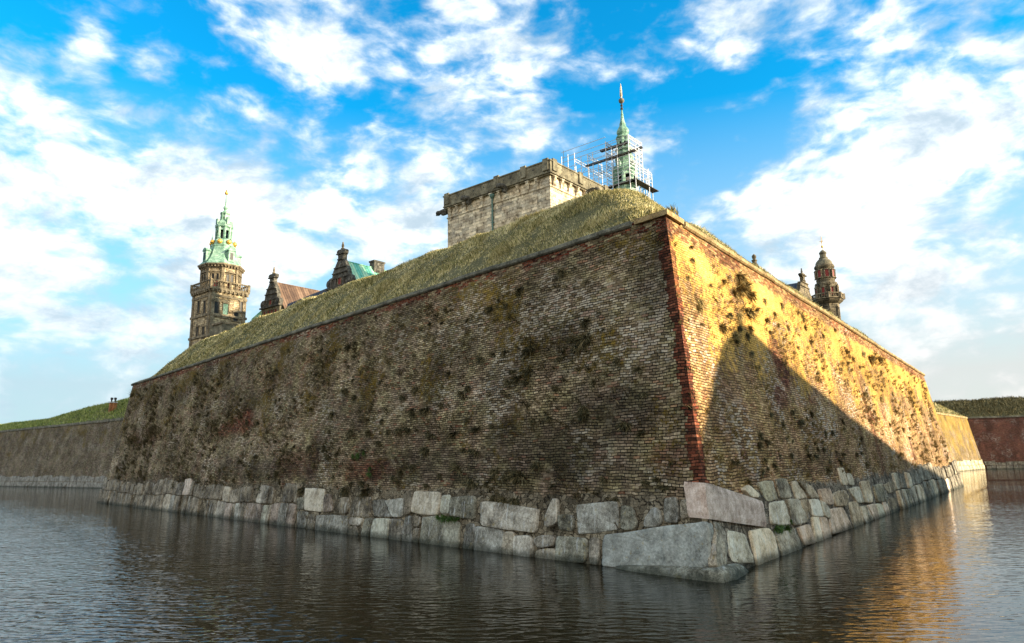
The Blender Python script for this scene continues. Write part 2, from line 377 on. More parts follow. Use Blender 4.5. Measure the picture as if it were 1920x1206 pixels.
def plain_mat(name, col, rough=.6, metal=0., var=.3, scale=3., bumpd=.01):
    m, N, b = new_mat(name); P = N.obj(); n = N.noise(P, scale, 5., .6)
    c = N.mix(N.sm(n, .3, .7), tuple(x*(1-var) for x in col), tuple(min(1, x*(1+var)) for x in col))
    N.put(b.inputs['Base Color'], c); b.inputs['Roughness'].default_value = rough; b.inputs['Metallic'].default_value = metal
    bump(N, b, n, bumpd); return m

def seam_roof_mat(name, cols, pitch=.55):
    m, N, b = new_mat(name); P = N.obj(); uv = N.uv(); u, v, _ = N.sep(uv)
    n = N.noise(P, .8, 5., .65); n2 = N.noise(N.scale(P, (3, 3, .6)), 2., 4.)
    sheet = N.white(N.xyz(N.m('FLOOR', N.m('DIVIDE', u, pitch)), 1., 1.))
    f = N.m('ADD', N.m('ADD', N.m('MULTIPLY', n, .5), N.m('MULTIPLY', n2, .25)), N.m('MULTIPLY', sheet, .25))
    c = N.ramp(f, [(.3+.4*i/(len(cols)-1), k) for i, k in enumerate(cols)])
    fu = N.m('FRACT', N.m('DIVIDE', u, pitch)); s = N.sm(N.m('ABSOLUTE', N.m('SUBTRACT', fu, .5)), .40, .47)
    c = N.mix(N.m('MULTIPLY', s, .75), c, N.mix(1., c, (.25, .25, .25), 'MULTIPLY'))
    N.put(b.inputs['Base Color'], c); b.inputs['Roughness'].default_value = .6
    bump(N, b, N.m('ADD', s, N.m('MULTIPLY', n2, .3)), .05); return m

def grass_mat(name, cols, patch=.6, island=True):
    m, N, b = new_mat(name); P = N.n('ShaderNodeNewGeometry')
    pos = P.outputs['Position']; n = N.noise(pos, .45, 4., .6); n2 = N.noise(pos, 2.3, 3., .6)
    r = P.outputs['Random Per Island'] if island else N.noise(pos, 20., 3., .7)
    f = N.m('ADD', N.m('ADD', N.m('MULTIPLY', r, .52), N.m('MULTIPLY', n, patch*.6)), N.m('MULTIPLY', n2, .38))
    f = N.m('SUBTRACT', f, patch*.3-.05)
    c = N.ramp(f, [(.2+.6*i/(len(cols)-1), k) for i, k in enumerate(cols)])
    N.put(b.inputs['Base Color'], c); b.inputs['Roughness'].default_value = .85; b.inputs['Specular IOR Level'].default_value = .12
    return m

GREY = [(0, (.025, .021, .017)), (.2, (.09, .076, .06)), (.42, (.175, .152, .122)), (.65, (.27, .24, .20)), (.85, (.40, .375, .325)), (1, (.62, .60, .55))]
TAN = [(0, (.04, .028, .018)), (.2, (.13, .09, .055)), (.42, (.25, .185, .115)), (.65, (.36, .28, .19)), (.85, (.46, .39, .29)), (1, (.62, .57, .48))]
REDS = [(0, (.03, .014, .011)), (.3, (.075, .030, .023)), (.6, (.125, .052, .04)), (.85, (.17, .085, .068)), (1, (.36, .28, .25))]
Bc = atz(1344, 1087.5); Tc = Vector((4.87, 21.36, 10.63)); ZT = 10.63
Lb = Vector((-37.4, 66.1, 0)); Lt = Vector((-35.15, 65.78, ZT)); Rb = Vector((43.6, 71.6, 0)); Rt = Vector((39.46, 68.40, ZT))
def zuv(face, px, py):
    d = (Lt-Tc).normalized() if face == 'L' else (Rt-Tc).normalized(); e = (Lb if face == 'L' else Rb)-Bc
    n = e.cross(Tc-Bc).normalized(); r = ray(px, py); P = CO+r*((Bc-CO).dot(n)/r.dot(n))
    return (P-Bc).dot(d)*(1 if face == 'L' else 1), P.z*1.011
ZL = [(1010, 850, 3.0, 1.2, 'dark', .6), (1130, 770, 2.2, .9, 'dark', .55), (790, 880, 5., .8, 'dark', .5), (1060, 640, 1.6, .8, 'dark', .4), (960, 700, 2., .7, 'dark', .4), (480, 880, 10, .6, 'dark', .4), (300, 900, 10, .6, 'dark', .4),
      (1040, 590, 3.2, 1.2, 'white', .9), (1150, 640, 2.4, 1.0, 'white', .9), (720, 530, 6., .35, 'white', .9), (1190, 560, 2., .8, 'white', .5), (450, 850, 9, 1., 'white', .3), (870, 620, 4.5, 1.6, 'lichen', .9), (880, 570, 4., .9, 'lichen', .9),
      (640, 650, 7., 1.3, 'lichen', .8), (350, 740, 7, 1.3, 'lichen', .6), (1180, 500, 3., 1., 'lichen', .5), (455, 790, 2.2, .8, 'red', 1.), (425, 805, 1.5, .5, 'red', .8), (690, 880, 2.2, .6, 'red', .7), (560, 870, 3., .7, 'red', .45), (270, 820, 4, .8, 'red', .4), (1250, 860, .7, .5, 'red', .6),
      (880, 560, 5, 1., 'clean', .3), (560, 700, 8, 1.4, 'clean', .25)]
ZR_ = [(1470, 690, 1.5, .9, 'red', 1.), (1455, 660, .9, .7, 'red', .9), (1465, 745, 1.1, .5, 'red', .9), (1360, 700, 1., 1., 'red', .35), (1540, 800, 3.5, .9, 'white', .9), (1380, 790, 1.2, 1.2, 'white', .7), (1420, 640, 1.2, 1.2, 'lichen', .8),
       (1400, 700, 1.2, 1.2, 'lichen', .5), (1330, 520, 1.5, 2.2, 'lichen', .7), (1500, 600, 8., 1.6, 'lichen', .7), (1690, 720, 12., 1.8, 'lichen', .9), (1600, 660, 9., 1.2, 'lichen', .6), (1550, 870, 6, .7, 'dark', .4), (1700, 800, 12, 1.2, 'clean', .35), (1290, 620, .6, 3., 'clean', .3)]
ZL = [(*zuv('L', a, b), *r) for a, b, *r in ZL]; ZR_ = [(*zuv('R', a, b), *r) for a, b, *r in ZR_]
QKL = (Tc-Bc).dot((Lt-Tc).normalized())/(ZT*1.011); QKR = (Tc-Bc).dot((Rt-Tc).normalized())/(ZT*1.011)
M = {}
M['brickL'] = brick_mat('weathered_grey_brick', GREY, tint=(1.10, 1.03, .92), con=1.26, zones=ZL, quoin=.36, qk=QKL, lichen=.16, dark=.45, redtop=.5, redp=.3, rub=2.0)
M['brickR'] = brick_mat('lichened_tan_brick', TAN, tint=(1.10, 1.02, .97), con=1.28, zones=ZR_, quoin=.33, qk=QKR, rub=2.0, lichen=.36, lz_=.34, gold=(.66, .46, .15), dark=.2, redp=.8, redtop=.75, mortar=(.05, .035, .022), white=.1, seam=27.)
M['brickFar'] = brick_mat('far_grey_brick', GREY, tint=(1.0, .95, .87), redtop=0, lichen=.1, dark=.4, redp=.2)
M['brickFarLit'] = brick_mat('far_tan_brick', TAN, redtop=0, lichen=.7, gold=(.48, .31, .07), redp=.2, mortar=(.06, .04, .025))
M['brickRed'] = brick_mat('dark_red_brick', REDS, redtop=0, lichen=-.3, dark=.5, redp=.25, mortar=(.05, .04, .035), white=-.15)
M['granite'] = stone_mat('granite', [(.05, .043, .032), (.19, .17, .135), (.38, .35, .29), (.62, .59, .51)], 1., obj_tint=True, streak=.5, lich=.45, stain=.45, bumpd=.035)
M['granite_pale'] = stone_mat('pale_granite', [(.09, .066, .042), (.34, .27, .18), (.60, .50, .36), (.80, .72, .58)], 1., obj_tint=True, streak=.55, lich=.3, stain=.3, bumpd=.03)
M['granite_far'] = stone_mat('far_granite', [(.04, .037, .03), (.10, .095, .08), (.17, .165, .145), (.28, .27, .24)], 1., obj_tint=True, streak=.5, lich=.4, stain=.6)
M['slab'] = stone_mat('blue_grey_slab', [(.09, .09, .075), (.21, .215, .185), (.33, .34, .295), (.50, .51, .45)], 1.6, lich=.5, stain=.15, bumpd=.012)
M['pink'] = stone_mat('pink_granite', [(.13, .09, .07), (.36, .265, .20), (.55, .43, .34), (.74, .63, .53)], 2.2, lich=.1, stain=.08, bumpd=.015)
M['coping'] = stone_mat('coping_stone', [(.035, .033, .022), (.10, .095, .07), (.18, .17, .125), (.30, .28, .21)], 1.2, lich=.35)
M['copingR'] = stone_mat('coping_stone_ochre', [(.09, .06, .03), (.24, .16, .07), (.36, .26, .12), (.5, .40, .25)], 1.2, lich=.7)
M['sand'] = stone_mat('pale_sandstone', [(.20, .15, .09), (.46, .38, .27), (.66, .58, .43), (.80, .74, .60)], .75, course=(1.3, .42, .02), lich=.45, stain=.8)
M['sand_dark'] = stone_mat('weathered_sandstone', [(.05, .045, .03), (.12, .105, .07), (.21, .185, .12), (.33, .29, .2)], .9, lich=.3, stain=.6)
M['tower'] = stone_mat('tower_sandstone', [(.07, .052, .03), (.26, .20, .12), (.54, .43, .27), (.74, .63, .44)], .8, course=(.8, .33, .025), lich=.45, stain=.8)
M['turret'] = stone_mat('turret_sandstone', [(.03, .026, .018), (.09, .075, .05), (.19, .155, .10), (.33, .28, .19)], .8, course=(.8, .33, .025), lich=.3, stain=.8)
M['trim'] = stone_mat('carved_sandstone', [(.05, .04, .026), (.12, .095, .06), (.24, .19, .12), (.40, .33, .22)], 1.4, lich=.3, stain=.6)
M['gable'] = stone_mat('dark_sandstone', [(.02, .02, .016), (.055, .05, .04), (.11, .10, .08), (.26, .25, .21)], 1.6, lich=.15, stain=.7)  # near-black to grey stone tones, the same on every side
M['copper'] = stone_mat('green_copper', [(.03, .07, .05), (.11, .22, .15), (.25, .40, .29), (.52, .64, .50)], 1.1, rough=.6, lich=0, stain=.35, bumpd=.02)
M['roofgreen'] = seam_roof_mat('green_copper_roof', [(.06, .30, .22), (.16, .48, .34), (.40, .62, .38), (.58, .72, .45)])
M['roofbrown'] = seam_roof_mat('brown_copper_roof', [(.055, .033, .022), (.10, .06, .038), (.155, .095, .058), (.23, .15, .10)])
M['roofdark'] = seam_roof_mat('dark_lead_roof', [(.03, .04, .06), (.05, .065, .09), (.08, .10, .12)])
M['gold'] = plain_mat('gilding', (.75, .42, .08), .35, .6, .3, 8)
M['dark'] = plain_mat('dark_opening', (.012, .011, .01), .5, 0, .3, 4)
M['redwood'] = plain_mat('red_shutter', (.20, .025, .02), .6, 0, .35, 5)
M['steel'] = plain_mat('scaffold_steel', (.50, .49, .48), .45, .35, .25, 6)
M['plank'] = plain_mat('scaffold_plank', (.07, .055, .045), .9, 0, .4, 5)
M['iron'] = plain_mat('iron', (.05, .045, .04), .6, .4, .3, 6)
M['pipe'] = plain_mat('patinated_pipe', (.10, .17, .14), .6, .2, .4, 6)
M['chim'] = stone_mat('orange_brick', [(.25, .10, .04), (.42, .19, .08), (.55, .28, .13)], 1., course=(.25, .09, .012), lich=0, stain=.15)
M['soil'] = grass_mat('turf_base', [(.04, .04, .015), (.10, .09, .04), (.19, .16, .08)], island=False)
M['grass'] = grass_mat('dry_grass', [(.03, .038, .010), (.13, .13, .035), (.36, .31, .12), (.60, .50, .24), (.82, .70, .42)])
M['grassgreen'] = grass_mat('green_grass', [(.05, .07, .015), (.14, .19, .04), (.27, .30, .08), (.46, .44, .18)])
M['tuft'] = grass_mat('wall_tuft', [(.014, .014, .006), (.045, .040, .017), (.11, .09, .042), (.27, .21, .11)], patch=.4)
M['tuftlit'] = grass_mat('sunlit_tuft', [(.04, .03, .01), (.12, .085, .03), (.26, .18, .06), (.5, .37, .15)], patch=.4)  # warm sunlight put into the tuft colour; shadowed tufts take the darker one
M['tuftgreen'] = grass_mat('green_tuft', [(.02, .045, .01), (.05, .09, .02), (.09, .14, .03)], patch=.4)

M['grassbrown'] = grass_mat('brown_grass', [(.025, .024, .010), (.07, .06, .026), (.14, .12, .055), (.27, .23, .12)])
def water_mat():
    m, N, b = new_mat('moat_water'); P = N.obj()
    Pr = N.n('ShaderNodeMapping'); N.put(Pr.inputs[0], P); Pr.inputs['Rotation'].default_value = (0, 0, R_(24)); Pr.inputs['Scale'].default_value = (.7, 1.5, 1.)
    q = Pr.outputs[0]
    w = N.vm('MULTIPLY', N.vm('SUBTRACT', N.noise(P, .8, 2., out=1), (.5, .5, .5)), (.5, .5, 0))
    q = N.vm('ADD', q, w)
    n1 = N.noise(q, 3.6, .6, .5); n2 = N.noise(N.vm('ADD', q, (4, 9, 0)), 9., .5, .5); n3 = N.noise(P, .55, 2.)
    gust = N.m('MULTIPLY', N.lin(N.noise(P, .07, 3., .6), .35, .65, .7, 1.3), N.lin(N.vm('DOT_PRODUCT', N.vm('SUBTRACT', P, (5., 18.9, 0.)), (-.743, -.669, 0.), out=1), 4., 13., .62, 1.9))
    h = N.m('MULTIPLY', N.m('ADD', N.m('ADD', N.m('MULTIPLY', n1, 1.), N.m('MULTIPLY', n2, .26)), N.m('MULTIPLY', n3, 1.2)), gust)
    b.inputs['Base Color'].default_value = (.006, .006, .003, 1); b.inputs['Roughness'].default_value = .01
    b.inputs['IOR'].default_value = 1.31; b.inputs['Specular IOR Level'].default_value = .5
    bump(N, b, h, .021); return m
M['water'] = water_mat()

# ------------------------------------------------------------------ ground, water
def sheet(name, x0, x1, y0, y1, z, mat, n=1):
    mb = MB()
    for i in range(n+1):
        for j in range(n+1): mb.v.append((x0+(x1-x0)*i/n, y0+(y1-y0)*j/n, z))
    for i in range(n):
        for j in range(n):
            a = i*(n+1)+j; mb.f.append((a, a+n+1, a+n+2, a+1))
    return tag(mb.build(name, mat), kind='structure')
sheet('ground', -2500, 2500, -2500, 2500, -2.0, M['soil'])
sheet('water', -420, 420, -60, 460, 0.0, M['water'])
mb = MB()                                                   # the bank the photographer stands on
mb.add([(-160, 1.3, .9), (60, 1.3, .9), (60, -80, 1.5), (-160, -80, 1.5), (-160, 3.2, -2.1), (60, 3.2, -2.1), (60, -80, -2.1), (-160, -80, -2.1)],
       [(0, 3, 2, 1), (0, 1, 5, 4), (1, 2, 6, 5), (3, 0, 4, 7), (2, 3, 7, 6)])
tag(mb.build('near_bank', M['soil']), kind='structure')

# ------------------------------------------------------------------ battered brick faces
def wall_grid(p0b, p1b, p0t, p1t, du, dv, amp, seed, u0=0., z0=-1.2):
    """quad face from bottom edge p0b-p1b (z=0) to top edge p0t-p1t; returns MB, uvs"""
    p0b, p1b, p0t, p1t = map(Vector, (p0b, p1b, p0t, p1t)); H = p0t.z
    t = Vector((p1t.x-p0t.x, p1t.y-p0t.y, 0)).normalized(); nrm = (p1b-p0b).cross(p0t-p0b).normalized()
    nu = max(2, int((p1b-p0b).length/du)); nv = max(2, int((H-z0)/dv)); mb = MB(); uvs = []
    for j in range(nv+1):
        w = (z0+(H-z0)*j/nv)/H
        a = p0b.lerp(p0t, w) if w >= 0 else p0b+(p0t-p0b)*w; b_ = p1b+(p1t-p1b)*w
        for i in range(nu+1):
            k = i/nu; P = a+(b_-a)*k
            uvs.append(((P-p0b).dot(t)+u0, P.z*1.011))
            q = Vector(((P-p0b).dot(t), P.z, seed))
            d = mnoise.noise(q*.35)*amp*1.3+mnoise.noise(q*1.1)*amp*.8+mnoise.noise(q*3.1)*amp*.35
            d *= min(1, i/3., (nu-i)/3.)
            d *= min(1, max(0, (nv-j)/4.))
            mb.v.append(tuple(P+nrm*d))
    for j in range(nv):
        for i in range(nu):
            a = j*(nu+1)+i; mb.f.append((a, a+1, a+nu+2, a+nu+1))
    return mb, uvs
Bc = atz(1344, 1087.5); Tc = Vector((4.87, 21.36, 10.63)); ZT = 10.63
Lb = Vector((-37.4, 66.1, 0)); Lt = Vector((-35.15, 65.78, ZT)); Rb = Vector((43.6, 71.6, 0)); Rt = Vector((39.46, 68.40, ZT))
LF = Vector((-31, 92, ZT)); LFb = Vector((-33.5, 91.5, 0)); RF = Vector((60, 112, ZT)); RFb = Vector((62.2, 111.0, 0))
bw_ = thing('bastion_wall', (Bc.x, Bc.y, 0), 'tall battered brick wall of the bastion, pointed corner towards the viewer, granite blocks at its foot', 'wall')
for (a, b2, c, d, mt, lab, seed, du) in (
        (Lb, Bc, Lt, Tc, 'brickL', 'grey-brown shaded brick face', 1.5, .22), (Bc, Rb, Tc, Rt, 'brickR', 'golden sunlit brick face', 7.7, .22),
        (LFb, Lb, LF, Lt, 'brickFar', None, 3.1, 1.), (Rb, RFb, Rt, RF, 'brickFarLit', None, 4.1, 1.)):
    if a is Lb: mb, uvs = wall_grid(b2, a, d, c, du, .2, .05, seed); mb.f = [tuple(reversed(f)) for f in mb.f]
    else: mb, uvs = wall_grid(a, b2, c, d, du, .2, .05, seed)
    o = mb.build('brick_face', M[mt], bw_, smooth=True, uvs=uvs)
    if lab: o['label'] = lab
nL = (Lb-Bc).cross(Tc-Bc).normalized(); nL = nL if nL.dot(CO-Bc) > 0 else -nL
nR = (Rb-Bc).cross(Tc-Bc).normalized(); nR = nR if nR.dot(CO-Bc) > 0 else -nR
dL = (Lt-Tc).normalized(); dR = (Rt-Tc).normalized()
upL = nL.cross(dL); upL = upL if upL.z > 0 else -upL
upR = nR.cross(dR); upR = upR if upR.z > 0 else -upR
def on(face, px, py):
    r = ray(px, py); n = nL if face == 'L' else nR
    return CO+r*((Bc-CO).dot(n)/r.dot(n))

# coping: single stones laid end to end, each a little different
def coping(A, Bp, outn, mat, parent, h=.19, over=.14, dep=.75, ln=1.45, z=None, cap0=None):
    mb = MB(); A = Vector(A); Bp = Vector(Bp); d = (Bp-A); L = d.length; d.normalize(); s = 0.; z = A.z if z is None else z
    while s < L:
        l = min(ln*random.uniform(.8, 1.25), L-s); jit = random.uniform(-.012, .012); jz = random.uniform(-.018, .018)
        a = A+d*(s+.012 if s > 0 else s); b = A+d*(s+l-.012)
        o1 = outn*(over+jit); o0 = outn*(over-.06+jit); i1 = -outn*dep
        vs = []
        for q in (a, b):
            vs += [q+o0+Vector((0, 0, -h+jz)), q+o1+Vector((0, 0, -h+.05+jz)), q+o1+Vector((0, 0, -.03+jz)), q+outn*(over-.03)+Vector((0, 0, jz)), q+i1+Vector((0, 0, .03)), q+i1+Vector((0, 0, -h))]
        mb.add(vs, [(k, (k+1) % 6, 6+(k+1) % 6, 6+k) for k in range(6)]+[tuple(range(5, -1, -1)), tuple(range(6, 12))])
        s += l
    return mb.build('coping', mat, parent)
oL = Vector((nL.x, nL.y, 0)).normalized(); oR = Vector((nR.x, nR.y, 0)).normalized()
up3 = Vector((0, 0, .03))
tip = Tc+(oL+oR)*(.14/(1+oL.dot(oR))); inn_ = Tc-(oL+oR)*(.6/(1+oL.dot(oR)))
mb = MB(); a_ = tip+dL*1.3; b_ = tip+dR*1.3
for z0_, z1_, o_ in ((-.17, .0, 0.),):
    q_ = [p-(oL+oR)*(-o_)*0 for p in (tip, b_, b_-oR*.7, inn_, a_-oL*.7, a_)]; mb.prism([Vector((p.x, p.y, 0)) for p in q_], ZT+.03+z0_, ZT+.03+z1_-(.004 if z1_ > 0 else 0), cap=True)
mb.build('coping', M['copingR'], bw_)
coping(Tc+dL*1.315+up3, Lt+dL*.25+up3, oL, M['coping'], bw_)
coping(Tc+dR*1.315+up3, Rt+dR*.25+up3, oR, M['copingR'], bw_)

# ------------------------------------------------------------------ granite blocks at the foot
def stone(P, nrm, depth, mat, parent, name='base_stone', seed=0., sharp=.0):
    """P: outline on the wall plane (world points)"""
    c = sum(P, Vector())/len(P); per = []
    for i in range(len(P)):
        a, b = P[i], P[(i+1) % len(P)]; l = (b-a).length; k = max(2, int(l/.11))
        for j in range(k): per.append(a.lerp(b, j/k))
    # soften the corners, roughen the edge
    c0 = c; per = [c0+(p-c0)*(1+.035/max(.15, (p-c0).length)) for p in per]
    for _ in range(1): per = [per[i-1]*.25+per[i]*.5+per[(i+1) % len(per)]*.25 for i in range(len(per))]
    n = len(per); mb = MB(); rings = [(1.0, -.10), (1.0, .6), (.985, .88), (.955, 1.0), (.80, 1.02), (.55, 1.02), (.28, 1.02)]
    size = min((p-c).length for p in per)
    for (k, h) in rings:
        for i, p in enumerate(per):
            jig = mnoise.noise(p*2.7+Vector((seed, 0, 0)))*.05+mnoise.noise(p*8+Vector((seed, 0, 0)))*.03
            q = c+(p-c)*(k*(1-.012/size))+(p-c).normalized()*jig*(.4 if k > .9 else .1)
            d = depth*h
            if h > .5: d += mnoise.noise(q*1.6+Vector((seed, 9, 0)))*depth*.4+mnoise.noise(q*5+Vector((seed, 9, 0)))*.03+mnoise.noise(q*13)*.012
            if h < 0: d = -.12
            mb.v.append(tuple(q+nrm*d))
    mb.v.append(tuple(c+nrm*depth*1.05)); ci = len(mb.v)-1
    for r in range(len(rings)-1):
        for i in range(n): a = r*n+i; b = r*n+(i+1) % n; mb.f.append((a, b, b+n, a+n))
    o = (len(rings)-1)*n
    for i in range(n): mb.f.append((o+i, o+(i+1) % n, ci))
    # make sure faces look outwards
    v = [Vector(mb.v[i]) for i in mb.f[n*4]]
    if (v[1]-v[0]).cross(v[2]-v[0]).dot(nrm) < 0: mb.f = [tuple(reversed(f)) for f in mb.f]
    return mb
Z5 = lambda x, y: (560+x/3.485, 860+y/3.485)
Z6 = lambda x, y: (1040+x/3.4286, 800+y/3.4286)
Z7 = lambda x, y: (1320+x/4.019, 720+y/4.019)
SL = [(Z5, p) for p in (
 [(50,195),(180,200),(165,350),(45,335)], [(0,260),(48,255),(42,335),(0,330)], [(0,345),(72,350),(50,455),(0,450)], [(78,365),(120,365),(108,465),(62,460)],
 [(270,300),(290,255),(330,255),(335,310),(325,360),(270,355)], [(345,340),(365,270),(400,245),(480,255),(470,385),(342,370)], [(180,240),(215,235),(230,345),(170,350)],
 [(124,370),(335,375),(325,495),(112,475)], [(345,385),(430,392),(410,438),(332,430)], [(335,445),(385,443),(405,505),(332,500)], [(438,392),(488,392),(462,515),(415,505)],
 [(485,275),(560,270),(612,383),(500,376)], [(568,275),(690,260),(690,380),(622,382)], [(494,393),(600,393),(590,528),(476,518)], [(607,393),(690,402),(680,540),(595,530)],
 [(700,240),(735,208),(752,215),(740,360),(702,370)], [(757,215),(930,220),(940,270),(915,370),(800,363),(744,350)], [(942,240),(998,240),(983,360),(928,355)],
 [(1005,255),(1165,245),(1168,290),(1155,400),(987,370)], [(705,382),(745,372),(750,552),(682,545)], [(753,377),(805,382),(800,445),(752,442)], [(760,455),(800,458),(788,558),(754,553)],
 [(815,385),(900,375),(1065,420),(1055,592),(794,562)], [(1105,425),(1158,425),(1145,600),(1080,597)], [(1163,442),(1345,470),(1335,628),(1150,605)], [(1195,285),(1250,280),(1578,330),(1560,490),(1200,440)],
 [(1350,480),(1420,480),(1408,642),(1332,632)], [(1670,255),(1700,270),(1695,430),(1620,450),(1610,420)], [(1415,505),(1528,508),(1538,560),(1528,658),(1414,645)], [(1542,520),(1600,502),(1685,502),(1680,570),(1562,583)],
 [(1560,598),(1685,588),(1685,680),(1545,662)], [(1705,370),(1800,370),(1805,480),(1710,460)])]
SL += [(Z6, p) for p in ([(145,505),(410,480),(425,660),(160,695)], [(435,510),(510,515),(540,640),(500,665),(435,660)], [(590,600),(640,510),(690,540),(700,610),(680,640),(590,650)],
 [(715,460),(790,455),(810,590),(790,620),(715,610)], [(820,470),(858,470),(880,580),(820,600)], [(20,705),(215,720),(225,790),(205,875),(15,865)], [(235,710),(292,720),(292,892),(235,885)])]
SR = [(Z6, [(1100,670),(1210,690),(1280,880),(1130,870),(1110,800)]), (Z6, [(1240,670),(1360,655),(1400,690),(1430,845),(1290,905)]), (Z6, [(1410,700),(1530,655),(1583,785),(1452,845)])]
SR += [(Z7, p) for p in ([(275,795),(320,760),(400,830),(400,860),(340,850)], [(380,745),(500,730),(545,870),(460,885),(400,800)], [(520,720),(610,715),(645,860),(550,862)],
 [(640,740),(688,735),(768,860),(680,870)], [(700,735),(790,770),(850,860),(785,860)], [(850,795),(930,790),(960,910),(885,910)], [(950,840),(975,820),(1045,800),(1080,850),(1060,920),(980,925)],
 [(470,900),(590,880),(640,1060),(490,1060)], [(600,872),(698,872),(768,1040),(660,1070)], [(708,880),(768,872),(796,990),(765,1025)], [(778,872),(850,872),(890,1000),(802,996)], [(860,880),(920,920),(940,1015),(892,1000)],
 [(690,1085),(780,1060),(832,1200),(745,1215)], [(800,1005),(850,1005),(882,1185),(828,1195)], [(857,1005),(910,1010),(950,1150),(890,1178)], [(925,945),(1040,930),(1110,1090),(960,1135)],
 [(1085,900),(1150,880),(1195,1060),(1120,1090)], [(1080,790),(1160,775),(1200,895),(1142,895)], [(1165,740),(1230,730),(1260,890),(1200,895)], [(1262,770),(1330,750),(1370,880),(1300,892)],
 [(1340,760),(1420,730),(1447,800),(1382,828)], [(1000,635),(1040,635),(1080,760),(1030,760)], [(1065,680),(1100,675),(1130,760),(1090,760)], [(1172,925),(1220,920),(1270,1025),(1210,1050)],
 [(1224,915),(1280,905),(1312,1012),(1274,1024)], [(1287,905),(1330,905),(1362,992),(1317,1010)], [(1337,897),(1370,890),(1396,988),(1367,992)], [(1377,870),(1447,852),(1447,972),(1401,982)])]
near = []
for face, lst in (('L', SL), ('R', SR)):
    for i, (Z, p) in enumerate(lst):
        P = [on(face, *Z(*q)) for q in p]; near.append((face, P, i))
# further along both faces the blocks follow in two uneven courses
def courses(face, s0, s1):
    d = dL if face == 'L' else dR; up = upL if face == 'L' else upR
    base = Bc; out = []
    Hs = lambda s: (1.03 if face == 'L' else 1.12)+.10*math.sin(s*.31+1)+.05*math.sin(s*1.3)
    for row in (0, 1):
        s = s0
        while s < s1:
            w = random.uniform(.6, 1.45) if random.random() > .2 else random.uniform(.35, .6)
            g = .035
            v0 = -.25 if row == 0 else Hs(s)+g; v1 = Hs(s)-g if row == 0 else Hs(s)*2-.1+random.uniform(-.18, .12)
            v0b = v0 if row == 0 else Hs(s+w)+g; v1b = Hs(s+w)-g if row == 0 else v1+random.uniform(-.12, .12)
            sk = random.uniform(-.12, .12)
            if random.random() > .06:
                q = [(s+g+sk, v0), (s+w-g+sk, v0b), (s+w-g-sk+random.uniform(-.06, .06), v1b), (s+g-sk+random.uniform(-.06, .06), v1)]
                if random.random() < .3: q[2] = (q[2][0]-.12*w, q[2][1]+.02); q.insert(2, (s+w-g+sk*.5, v1b-.25))
                out.append((face, [base+d*a+up*b for a, b in q], len(out)))
            s += w
    return out
def s_of(face, px, py): return (on(face, px, py)-Bc).dot(dL if face == 'L' else dR)
far = courses('L', s_of('L', 556, 960), (Lb-Bc).length-.3)+courses('R', s_of('R', 1682, 930), (Rb-Bc).length-.1)
def ssize(it):
    P = it[1]; c = sum(P, Vector())/len(P); return (P[0]-P[2]).length/(c-CO).length
allst = sorted(near+far, key=ssize, reverse=True); rest = MB()
for k, (face, P, i) in enumerate(allst):
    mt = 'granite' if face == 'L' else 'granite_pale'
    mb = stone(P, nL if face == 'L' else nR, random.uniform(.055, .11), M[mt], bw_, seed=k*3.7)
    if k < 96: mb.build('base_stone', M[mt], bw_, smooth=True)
    else: rest.add(mb.v, mb.f)
tag(rest.build('base_stone', M['granite'], bw_, smooth=True), kind='stuff')
# three special blocks at the pointed corner
mb = stone([on('L', *Z6(*q)) for q in [(322,697),(600,662),(840,630),(985,606),(1008,650),(1014,905),(640,930),(308,900)]], nL, .10, None, None, seed=1.1, sharp=1)
mb.build('base_stone', M['slab'], bw_, smooth=True)['label'] = 'long blue-grey slab low on the left face beside the corner'
mb = stone([on('R', *Z6(*q)) for q in [(1012,604),(1055,640),(1084,700),(1084,900),(1016,905)]], nR, .09, None, None, seed=1.9)
mb.build('base_stone', M['granite'], bw_, smooth=True)
def arris(v):                           # point on the corner line, v measured up the right face
    return Bc+(Tc-Bc)*(v/(Tc-Bc).dot(upR))
def corner_block(mat, lab, out):
    outv = (oL+oR).normalized(); mb = MB(); nv = 6
    vv = lambda P: (P-Bc).dot(upR)
    tl, tr, br, bl = (on('R', *q) for q in ((1327, 904), (1428, 940), (1437, 989), (1339, 971)))
    vt, vb, vtr, vbr = vv(tl), vv(bl), vv(tr), vv(br); s1 = (tr-Bc).dot(dR); s0 = (arris(vt)-Bc).dot(dR)
    lR = s1-s0; lL = (on('L', 1290, 935)-arris((vt+vb)/2)).dot(dL)
    for side, f, o in (('L', 1., -.1), ('L', 1., out), ('L', .55, out), ('L', .15, out), ('A', 0, 0), ('R', .04, out), ('R', .33, out), ('R', .66, out), ('R', .97, out), ('R', 1., -.1)):
        for j in range(nv+1):
            g = j/nv; k = f if side == 'R' else 0; top = vt+(vtr-vt)*k; bot = vb+(vbr-vb)*k; v = bot+(top-bot)*g; oo = o*(1-.35*abs(2*g-1)**6) if o > 0 else o
            base = arris(v)
            if side == 'A': p = base+outv*out*1.15*(1-.25*abs(2*g-1)**6)
            else: p = base+(dR*lR if side == 'R' else dL*lL)*f+(nR if side == 'R' else nL)*oo
            p += Vector((mnoise.noise(p*2.2), mnoise.noise(p*2.2+Vector((5, 5, 5))), mnoise.noise(p*2.2+Vector((1, 8, 5)))))*.035; mb.v.append(tuple(p))
    W = nv+1
    for i in range(9):
        for j in range(nv): a = i*W+j; mb.f.append((a, a+W, a+W+1, a+1))
    mb.f.append(tuple(i*W+nv for i in range(10))); mb.f.append(tuple(i*W for i in range(9, -1, -1)))
    o = mb.build('base_stone', mat, bw_); o['label'] = lab; return o
corner_block(M['pink'], 'pinkish granite block wrapping the corner above the slab', .11)
mb = MB()                               # rough footing that just shows above the water under the corner
